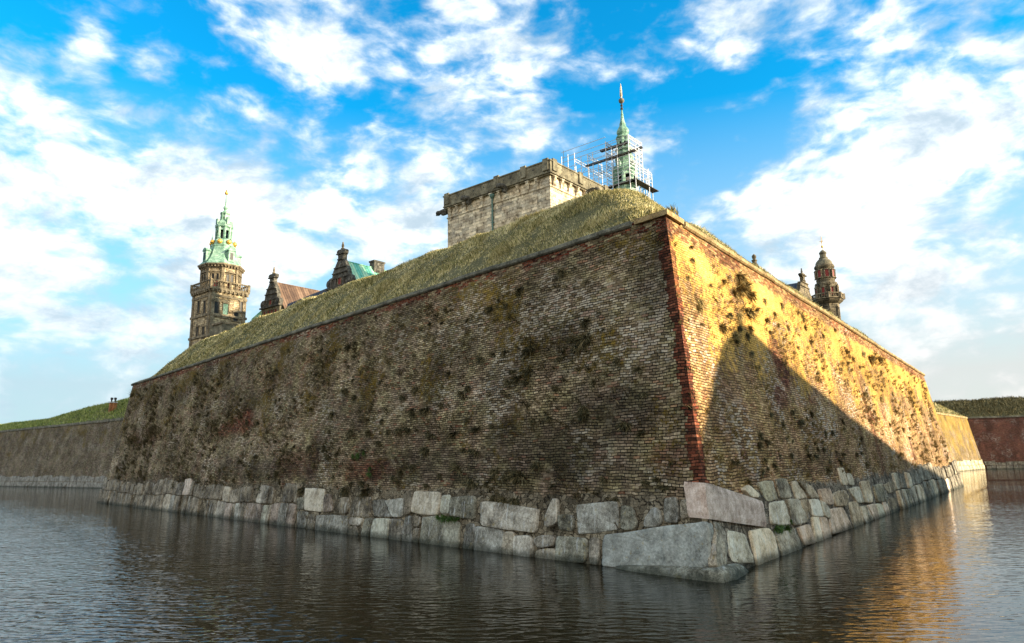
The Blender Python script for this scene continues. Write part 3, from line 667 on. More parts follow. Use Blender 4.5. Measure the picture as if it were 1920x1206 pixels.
st_ = [('L', 3.2, .12, .10), ('L', 2.4, .24, .16), ('L', 1.6, .30, .20), ('L', .8, .32, .24), ('L', .25, .34, .28), ('A', 0, .36, .30), ('R', .35, .34, .30), ('R', .8, .32, .26), ('R', 1.25, .28, .24), ('R', 1.7, .16, .12)]
ov_ = (oL+oR).normalized()
for side, s_, dep, h in st_:
    base = Bc+(dL*s_ if side == 'L' else dR*s_ if side == 'R' else Vector()); n = {'L': oL, 'R': oR, 'A': ov_*1.2}[side]
    for o, z in ((dep+.14, -.5), (dep+.05, .0), (dep-.02, h*.75), (dep*.5, h), (-.25, h+.02)):
        p = base+n*o+Vector((0, 0, z)); p += Vector((mnoise.noise(p*3), mnoise.noise(p*3+Vector((9, 0, 0))), mnoise.noise(p*3+Vector((0, 9, 0)))))*.06; mb.v.append(tuple(p))
for i in range(len(st_)-1):
    for j in range(4): a = i*5+j; mb.f.append((a, a+5, a+6, a+1))
mb.build('footing', M['granite'], bw_, smooth=True)

# ------------------------------------------------------------------ grassy earthworks
def seg_d(px, py, a, b):                # signed distance to the line a-b, positive on its left
    d = np.array([b[0]-a[0], b[1]-a[1]], float); d /= np.hypot(*d); return (px-a[0])*(-d[1])+(py-a[1])*d[0]
def smin(a, b, k):
    h = np.clip(.5+.5*(b-a)/k, 0, 1); return b*(1-h)+a*h-k*h*(1-h)
def bank_h(d, rise=4.0, w=4.0):
    s = np.clip((d-.45)/(w-.1), 0, None)
    return np.where(s < 1, rise*(s-.0*s), rise)
def bump2(x, y, sc, amp, seed=0.):
    return np.array([mnoise.noise(Vector((a*sc, b*sc, seed))) for a, b in zip(x.ravel(), y.ravel())]).reshape(x.shape)*amp
class Bank:
    """earth mound inside a ring of edges, counter-clockwise, rising at 45 degrees from z0 and rounded on top"""
    def __init__(s, edges, z0, rise, k=2.2, plateau=None): s.e = edges; s.z0 = z0; s.r = rise; s.k = k; s.pl = plateau
    def d(s, x, y):
        out = None
        for (a, b, k) in s.e:
            q = seg_d(x, y, a, b); out = q if out is None else smin(out, q, k)
        return out
    def z(s, x, y):
        d = s.d(x, y); rr = s.r-.8*np.exp(-((x-Tc.x)**2+(y-Tc.y)**2)/81.); h = smin(d-.42, rr, 1.1)+.10
        if s.pl: h = h-np.clip((d-s.pl[0])*.5, 0, s.pl[1])
        return s.z0+h, d
    def mesh(s, name, x0, x1, y0, y1, st, mat):
        xs = np.arange(x0, x1, st); ys = np.arange(y0, y1, st); X, Y = np.meshgrid(xs, ys, indexing='ij')
        Zz, D = s.z(X, Y); Zz = Zz+bump2(X, Y, .25, .22)+bump2(X, Y, 1.1, .07)
        ok = D > .12; idx = -np.ones(X.shape, int); idx[ok] = np.arange(ok.sum())
        mb = MB(); mb.v = list(map(tuple, np.stack([X[ok], Y[ok], Zz[ok]], 1)))
        for i in range(len(xs)-1):
            for j in range(len(ys)-1):
                q = (idx[i, j], idx[i+1, j], idx[i+1, j+1], idx[i, j+1])
                if min(q) >= 0: mb.f.append(tuple(int(a) for a in q))
        return tag(mb.build(name, mat, smooth=True), kind='structure')
def blades(name, pts, nrm_lean, length, width, mat, parent=None, kind='stuff', label=None, spread=.6):
    """one triangle-pair per blade, numpy-built"""
    n = len(pts); ang = rng.uniform(0, 2*math.pi, n)
    lean = nrm_lean+np.stack([np.cos(ang), np.sin(ang), np.zeros(n)], 1)*rng.uniform(.1, spread, n)[:, None]
    up = np.array([0, 0, 1.])+lean; up /= np.linalg.norm(up, axis=1)[:, None]
    a2 = rng.uniform(0, 2*math.pi, n); side = np.stack([np.cos(a2), np.sin(a2), np.zeros(n)], 1)
    L = length*rng.uniform(.55, 1.35, n); W = width*rng.uniform(.7, 1.3, n)
    if np.ndim(L) == 1: L = L[:, None]; W = W[:, None]
    mid = pts+up*L*.55; tip = pts+up*L*.9+lean*L*.25+np.array([0, 0, -.12])*L
    V = np.stack([pts-side*W/2, pts+side*W/2, mid+side*W*.35, mid-side*W*.35, tip], 1).reshape(-1, 3)
    me = bpy.data.meshes.new(name); me.vertices.add(len(V)); me.vertices.foreach_set('co', V.ravel())
    b = np.arange(n)[:, None]*5
    quads = (b+np.array([[0, 1, 2, 3]])); tris = b+np.array([[3, 2, 4]])
    li = np.concatenate([quads, tris], 1).ravel(); me.loops.add(len(li)); me.loops.foreach_set('vertex_index', li.astype(np.int32))
    me.polygons.add(2*n); ls = (np.arange(n)[:, None]*7+np.array([[0, 4]])).ravel()
    me.polygons.foreach_set('loop_start', ls.astype(np.int32)); me.update(calc_edges=True); me.validate()
    me.materials.append(mat); o = bpy.data.objects.new(name, me); C.objects.link(o)
    if kind: o['kind'] = kind
    if label: o['label'] = label
    return o
def lean_field(P, seed=0.):
    q = np.array([mnoise.noise_vector(Vector((p[0]*.9, p[1]*.9, seed))) for p in P]); q[:, 2] = 0; return q*.9

bk = Bank([(Lt, Tc, 1.0), (Tc, Rt, 1.2), (Rt, RF, 1.), ((60, 112), (-31, 92), 1.), (LF, Lt, 2.5)], ZT, 4.05, plateau=(7.5, 2.6))
bk.mesh('hill', -40, 66, 20, 116, .45, M['soil'])
def scatter(bank, n, x0, x1, y0, y1, dmin, dmax, gamma=1.5, keep=None):
    out = []
    tot = 0
    while tot < n:
        x = rng.uniform(x0, x1, 200000); y = rng.uniform(y0, y1, 200000); z, d = bank.z(x, y)
        r = np.hypot(x, y); p = np.clip((26./r)**gamma, 0, 1)
        k = (d > dmin) & (d < dmax) & (rng.uniform(0, 1, len(x)) < p)
        if keep is not None: k &= keep(x, y)
        out.append(np.stack([x[k], y[k], z[k]], 1)); tot += k.sum()
    P = np.concatenate(out)[:n]
    P[:, 2] += bump2(P[:, 0], P[:, 1], .25, .22)+bump2(P[:, 0], P[:, 1], 1.1, .07)-.03
    return P
front = lambda x, y: (y < 72)
P = scatter(bk, 260000, -40, 46, 20, 72, .45, 6.2, 1.3, front)
r = np.hypot(P[:, 0], P[:, 1])/40.
clump = np.clip(.6+1.6*np.array([mnoise.noise(Vector((p[0]*.8, p[1]*.8, 3.))) for p in P]), .5, 1.5)
blades('grass', P, lean_field(P), .21*clump, .026*np.clip(r, .7, 2.2), M['grass'], label='dry grass covering the bank above the bastion wall')
# ------------------------------------------------------------------ distant ramparts
def plinth(A, Bp, n, parent, mat, h=1.9, w=1.2):
    """two courses of blocks along the foot of a far wall, as one part"""
    mb = MB(); d = (Bp-A); L = d.length; d.normalize(); up = Vector((0, 0, 1))-n*.148
    for row in (0, 1):
        s = random.uniform(0, .5)
        while s < L-.6:
            ww = random.uniform(.6, 1.7)*w; hh = h/2
            v0 = -.3 if row == 0 else hh+.04; v1 = hh-.04 if row == 0 else h+random.uniform(-.25, .12)
            c = A+d*(s+ww/2)+up*((v0+v1)/2)+n*.0
            mb.box(c, d*(ww/2-.04), n*random.uniform(.06, .14), up*((v1-v0)/2)); s += ww
    return tag(mb.build('base_stone', mat, parent), kind='stuff')
# left curtain wall running away behind the bastion
cA = atz(233, 784, ZT); cB = atz(0, 808, ZT); cd = (cA-cB).normalized(); cn = Vector((cd.y, -cd.x, 0)); cn = cn if cn.dot(CO-cA) > 0 else -cn
cE = cA+cd*34; cW = cB-cd*60
t1 = thing('curtain_wall', (cW.x, cW.y, 0), 'low distant brick curtain wall on the left with pale stone foot', 'wall')
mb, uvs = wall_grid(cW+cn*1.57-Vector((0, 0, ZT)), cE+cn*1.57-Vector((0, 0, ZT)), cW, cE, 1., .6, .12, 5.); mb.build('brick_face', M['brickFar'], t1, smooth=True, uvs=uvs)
coping(cW+up3, cE+up3, cn, M['coping'], t1, over=.2, h=.4, dep=1.2, ln=3)
plinth(cW+cn*1.57-Vector((0, 0, ZT)), cE+cn*1.57-Vector((0, 0, ZT)), cn, t1, M['granite_far'])
# grass slope behind it: crest follows the photographed skyline
def slope(name, A, Bp, crest, inn, w, mat, z=ZT, n=40, k=10, dep=26.):
    mb = MB(); d = (Bp-A)
    for i in range(n+1):
        f = i/n; base = A+d*f; hh = crest(f)
        prof = [(-.4, .02)]+[(w*(j/k), hh*(1-(1-j/k)**1.35)) for j in range(1, k+1)]+[(w+dep, hh-.6), (w+dep+5, -8)]
        for (a, h) in prof:
            p = base+inn*(a+.6); p = Vector((p.x, p.y, z+h)); q = mnoise.noise(p*.12)*.5+mnoise.noise(p*.5)*.15
            p.z += q if a > 0 else 0; mb.v.append(tuple(p))
    W = k+4
    W = len(mb.v)//(n+1)
    for i in range(n):
        for j in range(W-1): a = i*W+j; mb.f.append((a, a+W, a+W+1, a+1))
    o = mb.build(name, mat, smooth=True); return tag(o, kind='structure'), np.array(mb.v).reshape(n+1, W, 3)
def grow(name, G, n, length, width, mat, label, jmax=None):
    I = G.shape[0]-1; J = (G.shape[1]-2) if jmax is None else jmax
    i = rng.integers(0, I, n); j = rng.integers(0, J, n); a = rng.uniform(0, 1, (n, 1)); b = rng.uniform(0, 1, (n, 1))
    P = (G[i, j]*(1-a)+G[i+1, j]*a)*(1-b)+(G[i, j+1]*(1-a)+G[i+1, j+1]*a)*b
    return blades(name, P, lean_field(P), length*rng.uniform(.6, 1.4, n), width, mat, label=label)
def cr(f):                              # skyline of the left bank, low at the far left
    s = f*(cE-cW).length-60.; q = s/((cA-cB).length)
    return float(np.interp(q, [-1, 0, .12, .45, .7, .9, 1.0, 1.6], [2.2, 2.4, 2.7, 4.2, 4.5, 3.9, 3.3, 3.0]))
o, G = slope('hill', cW, cE, cr, -cn, 8., M['soil'])
grow('grass', G, 42000, .45, .07, M['grassgreen'], 'green grass on the bank behind the left curtain wall')
for i, (px, w) in enumerate(((207.5, 5.6), (214.2, 5.6))):
    b = at(px, 771, 121.); pp = proj(b)[2]/FPX; h = zat(b.x, b.y, 755.5)-b.z; hw = w/2*pp
    ch = thing('chimney', (b.x, b.y, b.z-1), ('left' if i == 0 else 'right')+'most of the two orange brick chimneys on the far left grass bank', 'chimney', 'orange chimneys on the left bank')
    u, v = azv(127), azv(37); m1 = MB(); m1.box((b.x, b.y, b.z-1+(h+1)/2), u*hw, v*hw, (h+1)/2); m1.build('shaft', M['chim'], ch)
    m1 = MB(); m1.box((b.x, b.y, b.z+h+.08), u*(hw+.08), v*(hw+.08), .08)
    m1.build('cap', M['steel'], ch); m1 = MB()
    m1.tube((b.x, b.y, b.z+h), (b.x, b.y, b.z+h+.55), .12, 8); m1.tube((b.x, b.y, b.z+h+.55), Vector((b.x, b.y, b.z+h+.85))+u*.1, .22, 8); m1.build('cowl', M['iron'], ch)

# right: lit flank A, then red curtain wall B in shade
A1 = atz(1754, 773, ZT); A2 = atz(1812, 782.3, ZT); B2 = atz(1920, 779.3, ZT)
dA = (A2-A1).normalized(); dB = (B2-A2).normalized(); nA = Vector((dA.y, -dA.x, 0)); nB = Vector((dB.y, -dB.x, 0))
if nA.dot(CO-A2) < 0: nA = -nA
if nB.dot(CO-A2) < 0: nB = -nB
A0 = A2-dA*62; B3 = A2+dB*90; DZ = Vector((0, 0, ZT))
cj = A2-DZ+(nA+nB)*1.5
t2 = thing('flank_wall', (A0.x, A0.y, 0), 'sunlit golden brick flank wall beyond the right end of the bastion', 'wall')
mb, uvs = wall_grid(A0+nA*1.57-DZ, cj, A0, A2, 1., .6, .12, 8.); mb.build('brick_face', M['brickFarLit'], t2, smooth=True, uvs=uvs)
coping(A0+up3, A2+up3, nA, M['copingR'], t2, over=.2, h=.4, dep=1.2, ln=3); plinth(A0+nA*1.57-DZ, cj, nA, t2, M['granite_pale'])
t3 = thing('curtain_wall', (A2.x, A2.y, 0), 'dark red brick curtain wall in shade at the far right', 'wall')
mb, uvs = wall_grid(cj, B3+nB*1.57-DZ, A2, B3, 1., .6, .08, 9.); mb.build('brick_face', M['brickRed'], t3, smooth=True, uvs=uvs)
coping(A2+up3, B3+up3, nB, M['coping'], t3, over=.12, h=.35, dep=1.2, ln=3); plinth(cj, B3+nB*1.57-DZ, nB, t3, M['granite_far'], 1.5)
o, G = slope('hill', A0, A2-dA*.5, lambda f: 3.6 if f > .3 else 3.2, -nA, 6., M['soil'], n=30); grow('grass', G, 16000, .45, .08, M['grass'], 'sunlit straw grass above the right flank wall')
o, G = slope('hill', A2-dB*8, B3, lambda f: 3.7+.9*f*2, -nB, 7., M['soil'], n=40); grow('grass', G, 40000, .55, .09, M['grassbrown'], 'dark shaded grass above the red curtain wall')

# ------------------------------------------------------------------ outer work across the moat: it throws the long shadow on the right face
ZC = 15.0
crest = [(46.7, 8.7), (42.5, 11.4), (36.9, 14.9), (34.2, 18.2), (43.5, 22.3), (54, 27.6), (70, 36.4), (85, 46.9), (112, 30), (80, -25), (66, -4)]
rv = thing('outer_bastion', (60, 20, 0), 'brick outer bastion across the moat on the right', 'bastion')
def ring(off, z):
    n = len(crest); out = []
    cx, cy = 66., 20.
    for i, p in enumerate(crest):
        a = Vector((*crest[i-1], 0)); b = Vector((*p, 0)); c = Vector((*crest[(i+1) % n], 0))
        e1 = (b-a).normalized(); e2 = (c-b).normalized(); n1 = Vector((e1.y, -e1.x, 0)); n2 = Vector((e2.y, -e2.x, 0))
        if n1.dot(b-Vector((cx, cy, 0))) < 0: n1 = -n1
        if n2.dot(b-Vector((cx, cy, 0))) < 0: n2 = -n2
        m_ = (n1+n2).normalized(); out.append(b+m_*off/max(.5, m_.dot(n1))+Vector((0, 0, z)))
    return out
def loft(r0, r1, mb):
    n = len(r0); o = len(mb.v); mb.v += [tuple(p) for p in r0+r1]; mb.f += [(o+i, o+(i+1) % n, o+n+(i+1) % n, o+n+i) for i in range(n)]
mb = MB(); loft(ring(4.6, -1.), ring(3.0, 10.6), mb); mb.build('brick_face', M['brickFar'], rv)
mb = MB(); loft(ring(3.2, 10.3), ring(3.2, 10.7), mb); loft(ring(3.2, 10.7), ring(2.6, 10.72), mb); mb.build('coping', M['coping'], rv)
mb = MB(); loft(ring(2.8, 10.7), ring(0, ZC), mb); n = len(crest); mb.f.append(tuple(range(n, 2*n))); mb.build('grass_bank', M['soil'], rv)

# ------------------------------------------------------------------ tufts growing out of the brick
def tuft_mesh(name, mat, n, size, droop, seed):
    r = np.random.default_rng(seed); V = []; F = []
    for i in range(n):
        a = r.uniform(-math.pi, math.pi); el = r.uniform(.1, 1.3); L = size*r.uniform(.3, .95)
        d = Vector((math.cos(a)*math.cos(el), math.sin(el), math.sin(a)*math.cos(el)))      # y = out of the wall
        p0 = Vector((r.normal(0, .10)*size, -.01, r.normal(0, .06)*size)); w = size*r.uniform(.016, .034)+.002
        s = d.cross(Vector((r.normal(), r.normal(), r.normal()))).normalized()*w
        p1 = p0+d*L*.5+Vector((0, 0, .02*size)); p2 = p0+d*L*.85+Vector((0, 0, -droop*L*r.uniform(.0, .55)))
        p3 = p2+(p2-p1)*.35+Vector((0, 0, -droop*L*.15))
        o = len(V); V += [p0-s, p0+s, p1+s, p1-s, p2+s*.7, p2-s*.7, p3]; F += [(o, o+1, o+2, o+3), (o+3, o+2, o+4, o+5), (o+5, o+4, o+6)]
    me = bpy.data.meshes.new(name); me.from_pydata([tuple(v) for v in V], [], F); me.materials.append(mat); return me
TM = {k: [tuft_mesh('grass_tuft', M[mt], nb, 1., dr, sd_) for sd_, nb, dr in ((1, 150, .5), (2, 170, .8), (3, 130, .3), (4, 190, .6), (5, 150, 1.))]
      for k, mt in (('L', 'tuft'), ('R', 'tuftlit'), ('S', 'tuft'), ('G', 'tuftgreen'))}
def wall_rot(face):
    n = oL if face == 'L' else oR; x = Vector((n.y, -n.x, 0)); return Matrix((x, n, Vector((0, 0, 1)))).transposed()
ROT = {f: wall_rot(f).to_euler() for f in 'LR'}
ZA = lambda x, y: (240+x/3.174, 560+y/3.174)
ZB = lambda x, y: (640+x/4.019, 480+y/4.019)
ZC_ = lambda x, y: (640+x/4.019, 700+y/4.019)
ZD = lambda x, y: (960+x/4.019, 420+y/4.019)
ZE = lambda x, y: (960+x/4.019, 680+y/4.019)
ZF = lambda x, y: (1180+x/2.74, 360+y/2.74)
ZG = lambda x, y: (1380+x/2.411, 440+y/2.411)
TL = [(ZB, [(200,590,.35),(460,525,.35),(955,485,.35),(1120,400,.45),(1240,375,.4),(1060,780,.6),(1290,870,.35),(1420,880,.6),(1330,930,.6),(1260,950,.55),(1400,950,.5),(960,1000,.5),(910,1040,.55),(560,1010,.5),(465,1065,.5),(100,1065,.3),(240,850,.2),
      (490,785,.25),(810,890,.35),(300,950,.4),(30,1020,.5),(60,690,.6),(110,660,.45),(260,460,.35),(400,490,.3),(670,510,.35),(760,505,.3),(1350,250,.3),(755,1130,.35),(540,1180,.5),(620,1160,.5),(1410,720,.6),(1150,745,.4),(1230,730,.4)]),
 (ZC_, [(430,430,.7),(500,420,.5),(360,440,.5),(690,470,.6),(630,580,.6),(400,790,.6),(450,740,.5),(540,700,.5),(880,720,.7),(640,840,.4),(980,820,.5),(1100,830,.5),(1150,940,.5),(1230,960,.6),(1310,960,.6),(180,900,.6),(30,890,.5),(285,520,.4),
      (75,440,.4),(210,450,.5),(310,360,.5),(1020,420,.6),(1010,590,.6),(930,580,.35),(850,460,.6),(950,350,.4),(1140,400,.3),(1250,780,.6),(1350,770,.7),(1160,740,.4),(160,830,.4),(75,830,.35),(750,770,.35),(540,290,.5),(640,280,.5)]),
 (ZD, [(370,370,.45),(60,500,.35),(130,950,.6),(480,880,.6),(560,870,.7),(500,930,.5),(560,740,.45),(800,1030,.4),(955,1100,.4),(1050,635,.2),(350,1020,.35),(130,1110,.5),(30,1110,.45),(690,800,.2)]),
 (ZE, [(330,190,.3),(550,350,.6),(540,400,.5),(860,470,.55),(980,530,.5),(620,150,.3),(1000,240,.3),(700,880,.35),(1010,900,.25),(1100,885,.3),(1150,940,.35),(280,420,.35),(160,440,.3),(190,770,.5),(310,930,.35),(40,860,.6),(30,1050,.5),(790,1030,.25),(650,405,.2),(1200,765,.2)]),
 (ZA, [(410,480,.5),(270,597,.4),(675,600,.4),(845,545,.35),(995,605,.5),(1045,630,.3),(905,600,.4),(255,725,.35),(710,735,.5),(775,740,.45),(520,750,.35),(880,850,.4),(1195,940,.6),(1245,925,.45),(1170,890,.45),(1230,1060,.5),
      (885,1040,.55),(905,970,.55),(765,940,.5),(990,885,.4),(1215,690,.55),(1330,795,.6),(1200,790,.4),(1130,450,.5),(960,310,.5),(1150,310,.4),(1350,585,.4),(1340,485,.25),(1300,550,.5),(1440,800,.6),(1400,905,.6),(665,970,.5),(635,1075,.4),
      (320,945,.4),(410,820,.35),(455,815,.35),(235,700,.35),(280,1110,.8),(400,1105,.7),(800,1140,.8),(1035,1140,.7),(1290,1145,.7),(1420,1150,.8),(460,1130,.6),(1395,1100,.5),(500,460,.5),(600,500,.35),(340,510,.3),(85,595,.35),(140,720,.5),
      (60,720,.4),(300,680,.45),(430,690,.5),(550,1020,.4),(70,830,.4),(10,850,.5),(1080,890,.5),(1110,990,.5),(930,910,.4),(520,900,.4)])]
TR = [(ZF, [(560,440,.7),(600,480,.8),(560,500,.8),(610,530,.7),(535,520,.5),(610,620,.9),(560,640,.6),(615,705,.5),(365,680,.3),(315,285,.3),(320,350,.3),(360,570,.5),(350,600,.4),(470,700,.5),(500,640,.4),(780,590,.5),(885,640,.5),(860,620,.4),(700,660,.4),
      (760,690,.4),(810,700,.4),(850,710,.4),(930,770,.4),(860,800,.4),(955,820,.4),(1050,710,.35),(1100,730,.4),(1110,820,.5),(1140,860,.5),(1120,880,.5),(1080,910,.4),(1180,900,.4),(1240,850,.7),(1280,860,.7),(1200,1040,.5),(640,900,.3),(540,740,.4),
      (620,840,.3),(720,720,.3),(650,610,.4),(960,930,.4),(1020,800,.4),(300,440,.2),(410,480,.25),(440,560,.25),(480,460,.3),(690,560,.35),(740,630,.35),(990,740,.4),(900,700,.35)]),
 (ZG, [(600,565,.9),(570,540,.7),(640,570,.7),(700,720,.5),(800,760,.5),(690,860,.5),(750,880,.5),(840,940,.5),(850,970,.5),(780,920,.45),(740,990,.45),(650,740,.5),(550,600,.4),(580,720,.5),(460,610,.35),(480,580,.35),(300,380,.4),(200,320,.4),
      (620,800,.4),(720,800,.5),(760,700,.5),(680,660,.5),(790,830,.5),(900,1010,.5),(870,900,.4),(650,620,.4),(730,760,.4),(830,1000,.4)])]
TS = [(Z7, [(405,390,.4),(400,465,.45),(460,440,.4),(210,590,.3),(245,590,.3),(515,615,.4),(430,670,.4),(470,640,.3),(500,230,.3),(590,310,.35),(725,290,.35),(805,240,.3),(810,300,.35),(910,370,.45),(960,370,.45),(1040,290,.35),(1045,345,.3),(880,435,.3),
      (770,475,.35),(850,495,.35),(895,495,.35),(785,550,.5),(830,545,.5),(990,515,.3),(1040,530,.45),(1140,530,.4),(1180,525,.3),(1215,605,.45),(1020,590,.45),(925,650,.4),(645,540,.3),(560,545,.35),(450,575,.25),(1165,460,.35),(1080,650,.35),
      (1180,410,.3),(330,740,.3),(660,215,.3),(610,410,.2),(665,430,.2),(765,260,.25),(830,450,.25),(940,590,.3),(680,255,.2)]),
 (ZF, [(515,635,.4),(560,700,.35),(545,770,.4),(600,740,.4),(620,830,.35),(660,900,.25),(830,1130,.3),(870,1180,.35),(930,1140,.35)])]
TG = [(ZC_, 'L', [(140,620,.45),(100,625,.3),(180,600,.3),(230,720,.35),(225,760,.35),(745,1085,.4),(790,1090,.45),(840,1095,.45),(885,1100,.4)]), (Z7, 'R', [(520,1090,.4),(560,1090,.35),(605,1090,.35),(630,1035,.25)])]
LAB = {'L': 'dry brown grass tuft growing out of the shaded left brick face', 'R': 'straw-coloured grass tuft on the sunlit part of the right brick face',
       'S': 'dark grass tuft on the shadowed part of the right brick face', 'G': 'green leafy tuft rooted between the stones low on the wall'}
GRP = {'L': 'tufts on the shaded left face', 'R': 'tufts on the sunlit right face', 'S': 'tufts in the shadow on the right face', 'G': 'green tufts low on the wall'}
cnt = 0; TUFTS = []
def tuft(kind, face, P, sz):
    global cnt
    o = bpy.data.objects.new('grass_tuft', TM[kind][cnt % 5]); cnt += 1
    nrm = nL if face == 'L' else nR
    o.location = P+nrm*.01; o.rotation_euler = ROT[face]; o.rotation_euler.rotate_axis('Y', random.uniform(-.5, .5))
    s = sz*.78; o.scale = (s*random.uniform(.8, 1.8), s*random.uniform(.5, .9), s*random.uniform(.45, .95))
    C.objects.link(o); tag(o, LAB[kind], 'grass tuft', GRP[kind])
    q = P-Bc; TUFTS.append((kind, q.dot(dL if face == 'L' else dR)/60, P.z, proj(P)[0], o))
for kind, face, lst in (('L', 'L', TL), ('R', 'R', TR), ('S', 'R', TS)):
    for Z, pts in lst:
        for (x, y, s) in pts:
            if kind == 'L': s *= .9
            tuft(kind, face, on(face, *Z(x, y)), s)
for Z, face, pts in TG:
    for (x, y, s) in pts: tuft('G', face, on(face, *Z(x, y))+(nL if face == 'L' else nR)*.06, s)
UB = [(.045, 'beside the corner'), (.10, 'near the corner'), (.18, 'a fifth along'), (.30, 'a third along'), (.45, 'near the middle'), (.62, 'beyond the middle'), (.8, 'towards the end'), (9, 'at the far end')]
VB = [(2.3, 'among the blocks'), (3.4, 'just above the blocks'), (5., 'low'), (6.8, 'halfway up'), (8.6, 'high up'), (99, 'under the coping')]
ORD = ['leftmost', 'second from left', 'third from left', 'fourth from left', 'fifth from left', 'sixth from left', 'seventh from left', 'eighth from left', 'ninth from left', 'tenth from left', 'eleventh from left', 'twelfth from left']
DSC = {'L': ('brown tuft', 'shaded left face'), 'R': ('straw tuft', 'sunlit right face'), 'S': ('dark tuft', 'shadowed right face'), 'G': ('green tuft', 'granite foot')}
bk_t = {}
for k_, u_, v_, x_, o_ in TUFTS:
    bk_t.setdefault((k_, next(b for a, b in UB if u_ < a), next(b for a, b in VB if v_ < a)), []).append((x_, o_))
for (k_, ub, vb), lst in bk_t.items():
    lst.sort(key=lambda t: t[0])
    for i_, (x_, o_) in enumerate(lst):
        kn, fc = DSC[k_]; o_['label'] = (f"{ORD[min(i_, 11)]} {kn} " if len(lst) > 1 else f"single {kn} ")+f"{vb} on {fc}, {ub}"
# uncountable small growth in the joints
def small(face, n, mat, label, vlo, vhi, seed, sz=.12):
    r = np.random.default_rng(seed); d = dL if face == 'L' else dR; up = upL if face == 'L' else upR; nr = nL if face == 'L' else nR
    LEN = 60.; pts = []; ln = []
    while len(pts) < n:
        s = LEN*r.uniform()**1.0; v = r.uniform(vlo, vhi)
        q = mnoise.noise(Vector((s*.28, v*.45, seed)))+.6*mnoise.noise(Vector((s*1.0, v*1.6, seed+4)))
        if q < r.uniform(-.15, .45): continue
        c = Bc+d*(s+v*.15)+up*v; k = int(r.integers(8, 26)); S_ = sz*r.uniform(.4, 1.3)*(1+s*.012)
        for _ in range(k):
            pts.append(c+d*r.normal(0, S_*.6)+up*r.normal(0, S_*.35)+nr*.0); ln.append(S_*r.uniform(.8, 2.0))
    P = np.array(pts); L = np.array(ln); lean = np.array([list(nr*1.5)]*len(P))*rng.uniform(.5, 1.6, (len(P), 1))
    dist = np.linalg.norm(P-np.array([0, 0, 3.]), axis=1)
    return blades('grass', P, lean, L, .010+dist*.00035, mat, label=label, spread=1.2)
small('L', 34000, M['tuft'], 'small dry growth in the joints of the left brick face', 1.8, 9.9, 11)
small('R', 19000, M['tuftlit'], 'small straw-coloured growth in the joints of the right brick face', 2.2, 9.9, 23, .10)
# turf hanging over the coping
def fringe(A, Bp, n, inn, mat, label):
    t = rng.uniform(0, 1, n)**1.3; P = np.array(A)[None]*(1-t[:, None])+np.array(Bp)[None]*t[:, None]
    P = P+np.array(inn)[None]*rng.uniform(.42, .75, (n, 1)); P[:, 2] += rng.uniform(.0, .2, n)
    keep = np.array([mnoise.noise(Vector((p[0]*.5, p[1]*.5, 1.)))+.5*mnoise.noise(Vector((p[0]*1.7, p[1]*1.7, 1.))) for p in P]) > -.25
    P = P[keep]; return blades('grass', P, lean_field(P)-np.array(inn)[None]*.5, .26, .02, mat, label=label, spread=.7)
fringe(Tc, Lt, 9000, -oL, M['grass'], 'grass fringe along the coping of the left face')
fringe(Tc, Rt, 9000, -oR, M['grass'], 'grass fringe along the coping of the right face')

# ------------------------------------------------------------------ castle, standing on the ground inside the bastion
mb = MB(); mb.prism([(-24, 66), (5, 36), (33, 72), (52, 112), (60, 118), (40, 190), (-40, 190), (-75, 132), (-40, 100)], 5, 9.5); tag(mb.build('castle_ground', M['soil']), kind='structure')
GB = 9.0                                # castle ground level
E1, E2 = azv(-50), azv(40)              # the two directions of the castle's walls
N1, N2 = azv(-140), azv(130)            # outward: shaded left fronts, sunlit right fronts
UP = Vector((0, 0, 1))
class Axis:
    """a vertical axis at photo column px (at photo row py) and distance Y; turns photo rows and widths into heights and radii"""
    def __init__(s, px, py, Y): p = at(px, py, Y); s.x, s.y = p.x, p.y
    def z(s, py): return zat(s.x, s.y, py)
    def r(s, w, py): return w/2*proj((s.x, s.y, s.z(py)))[2]/FPX
    def prof(s, lst, k=1.): return [(s.z(y), max(.02, s.r(w, y)*k)) for y, w in lst]
def faces8(ax, r, ph0=-40, n=8):        # centre, outward normal and tangent of each face of a regular n-gon, apothem r
    for k in range(n):
        t = R_(ph0+360*k/n); nn = Vector((math.cos(t), math.sin(t), 0)); yield k, Vector((ax.x, ax.y, 0))+nn*r, nn, Vector((-nn.y, nn.x, 0))
OCT = math.cos(math.pi/8)
def window(parent, c, nn, tt, w, h, mat_in, trim=True, ped=False, arch=False):
    fr = MB(); t = .12
    if trim:
        fr.box(c-tt*(w/2+t/2)+nn*.05, tt*t/2, nn*.08, h/2); fr.box(c+tt*(w/2+t/2)+nn*.05, tt*t/2, nn*.08, h/2)
        fr.box(c+UP*(h/2+t/2)+nn*.07, tt*(w/2+t+.05), nn*.11, t/2); fr.box(c-UP*(h/2+t/2)+nn*.08, tt*(w/2+t+.08), nn*.13, t/2)
    if ped:
        fr.extrude([(-w/2-.3, 0), (w/2+.3, 0), (0, .5)], c+UP*(h/2+t+.02)+nn*.02, tt, UP, nn, 0, .16)
    win = fr.build('window', M['trim'], parent); sub(win, parent)
    g = MB(); g.box(c+nn*.012, tt*w/2, nn*.01, h/2)
    g.box(c+nn*.028, tt*.03, nn*.012, h/2-.01)
    g.build('pane', mat_in, win); return win
def ribs8(ax, z0, z1, r, parent, mat, name, w=.22, n=8, ph=-40, dep=.15):
    mb = MB()
    for k in range(n):
        t = R_(ph+180/n+360*k/n); nn = Vector((math.cos(t), math.sin(t), 0)); tt = Vector((-nn.y, nn.x, 0))
        mb.box(Vector((ax.x, ax.y, (z0+z1)/2))+nn*r, tt*w/2, nn*dep, (z1-z0)/2)
    return mb.build(name, mat, parent)

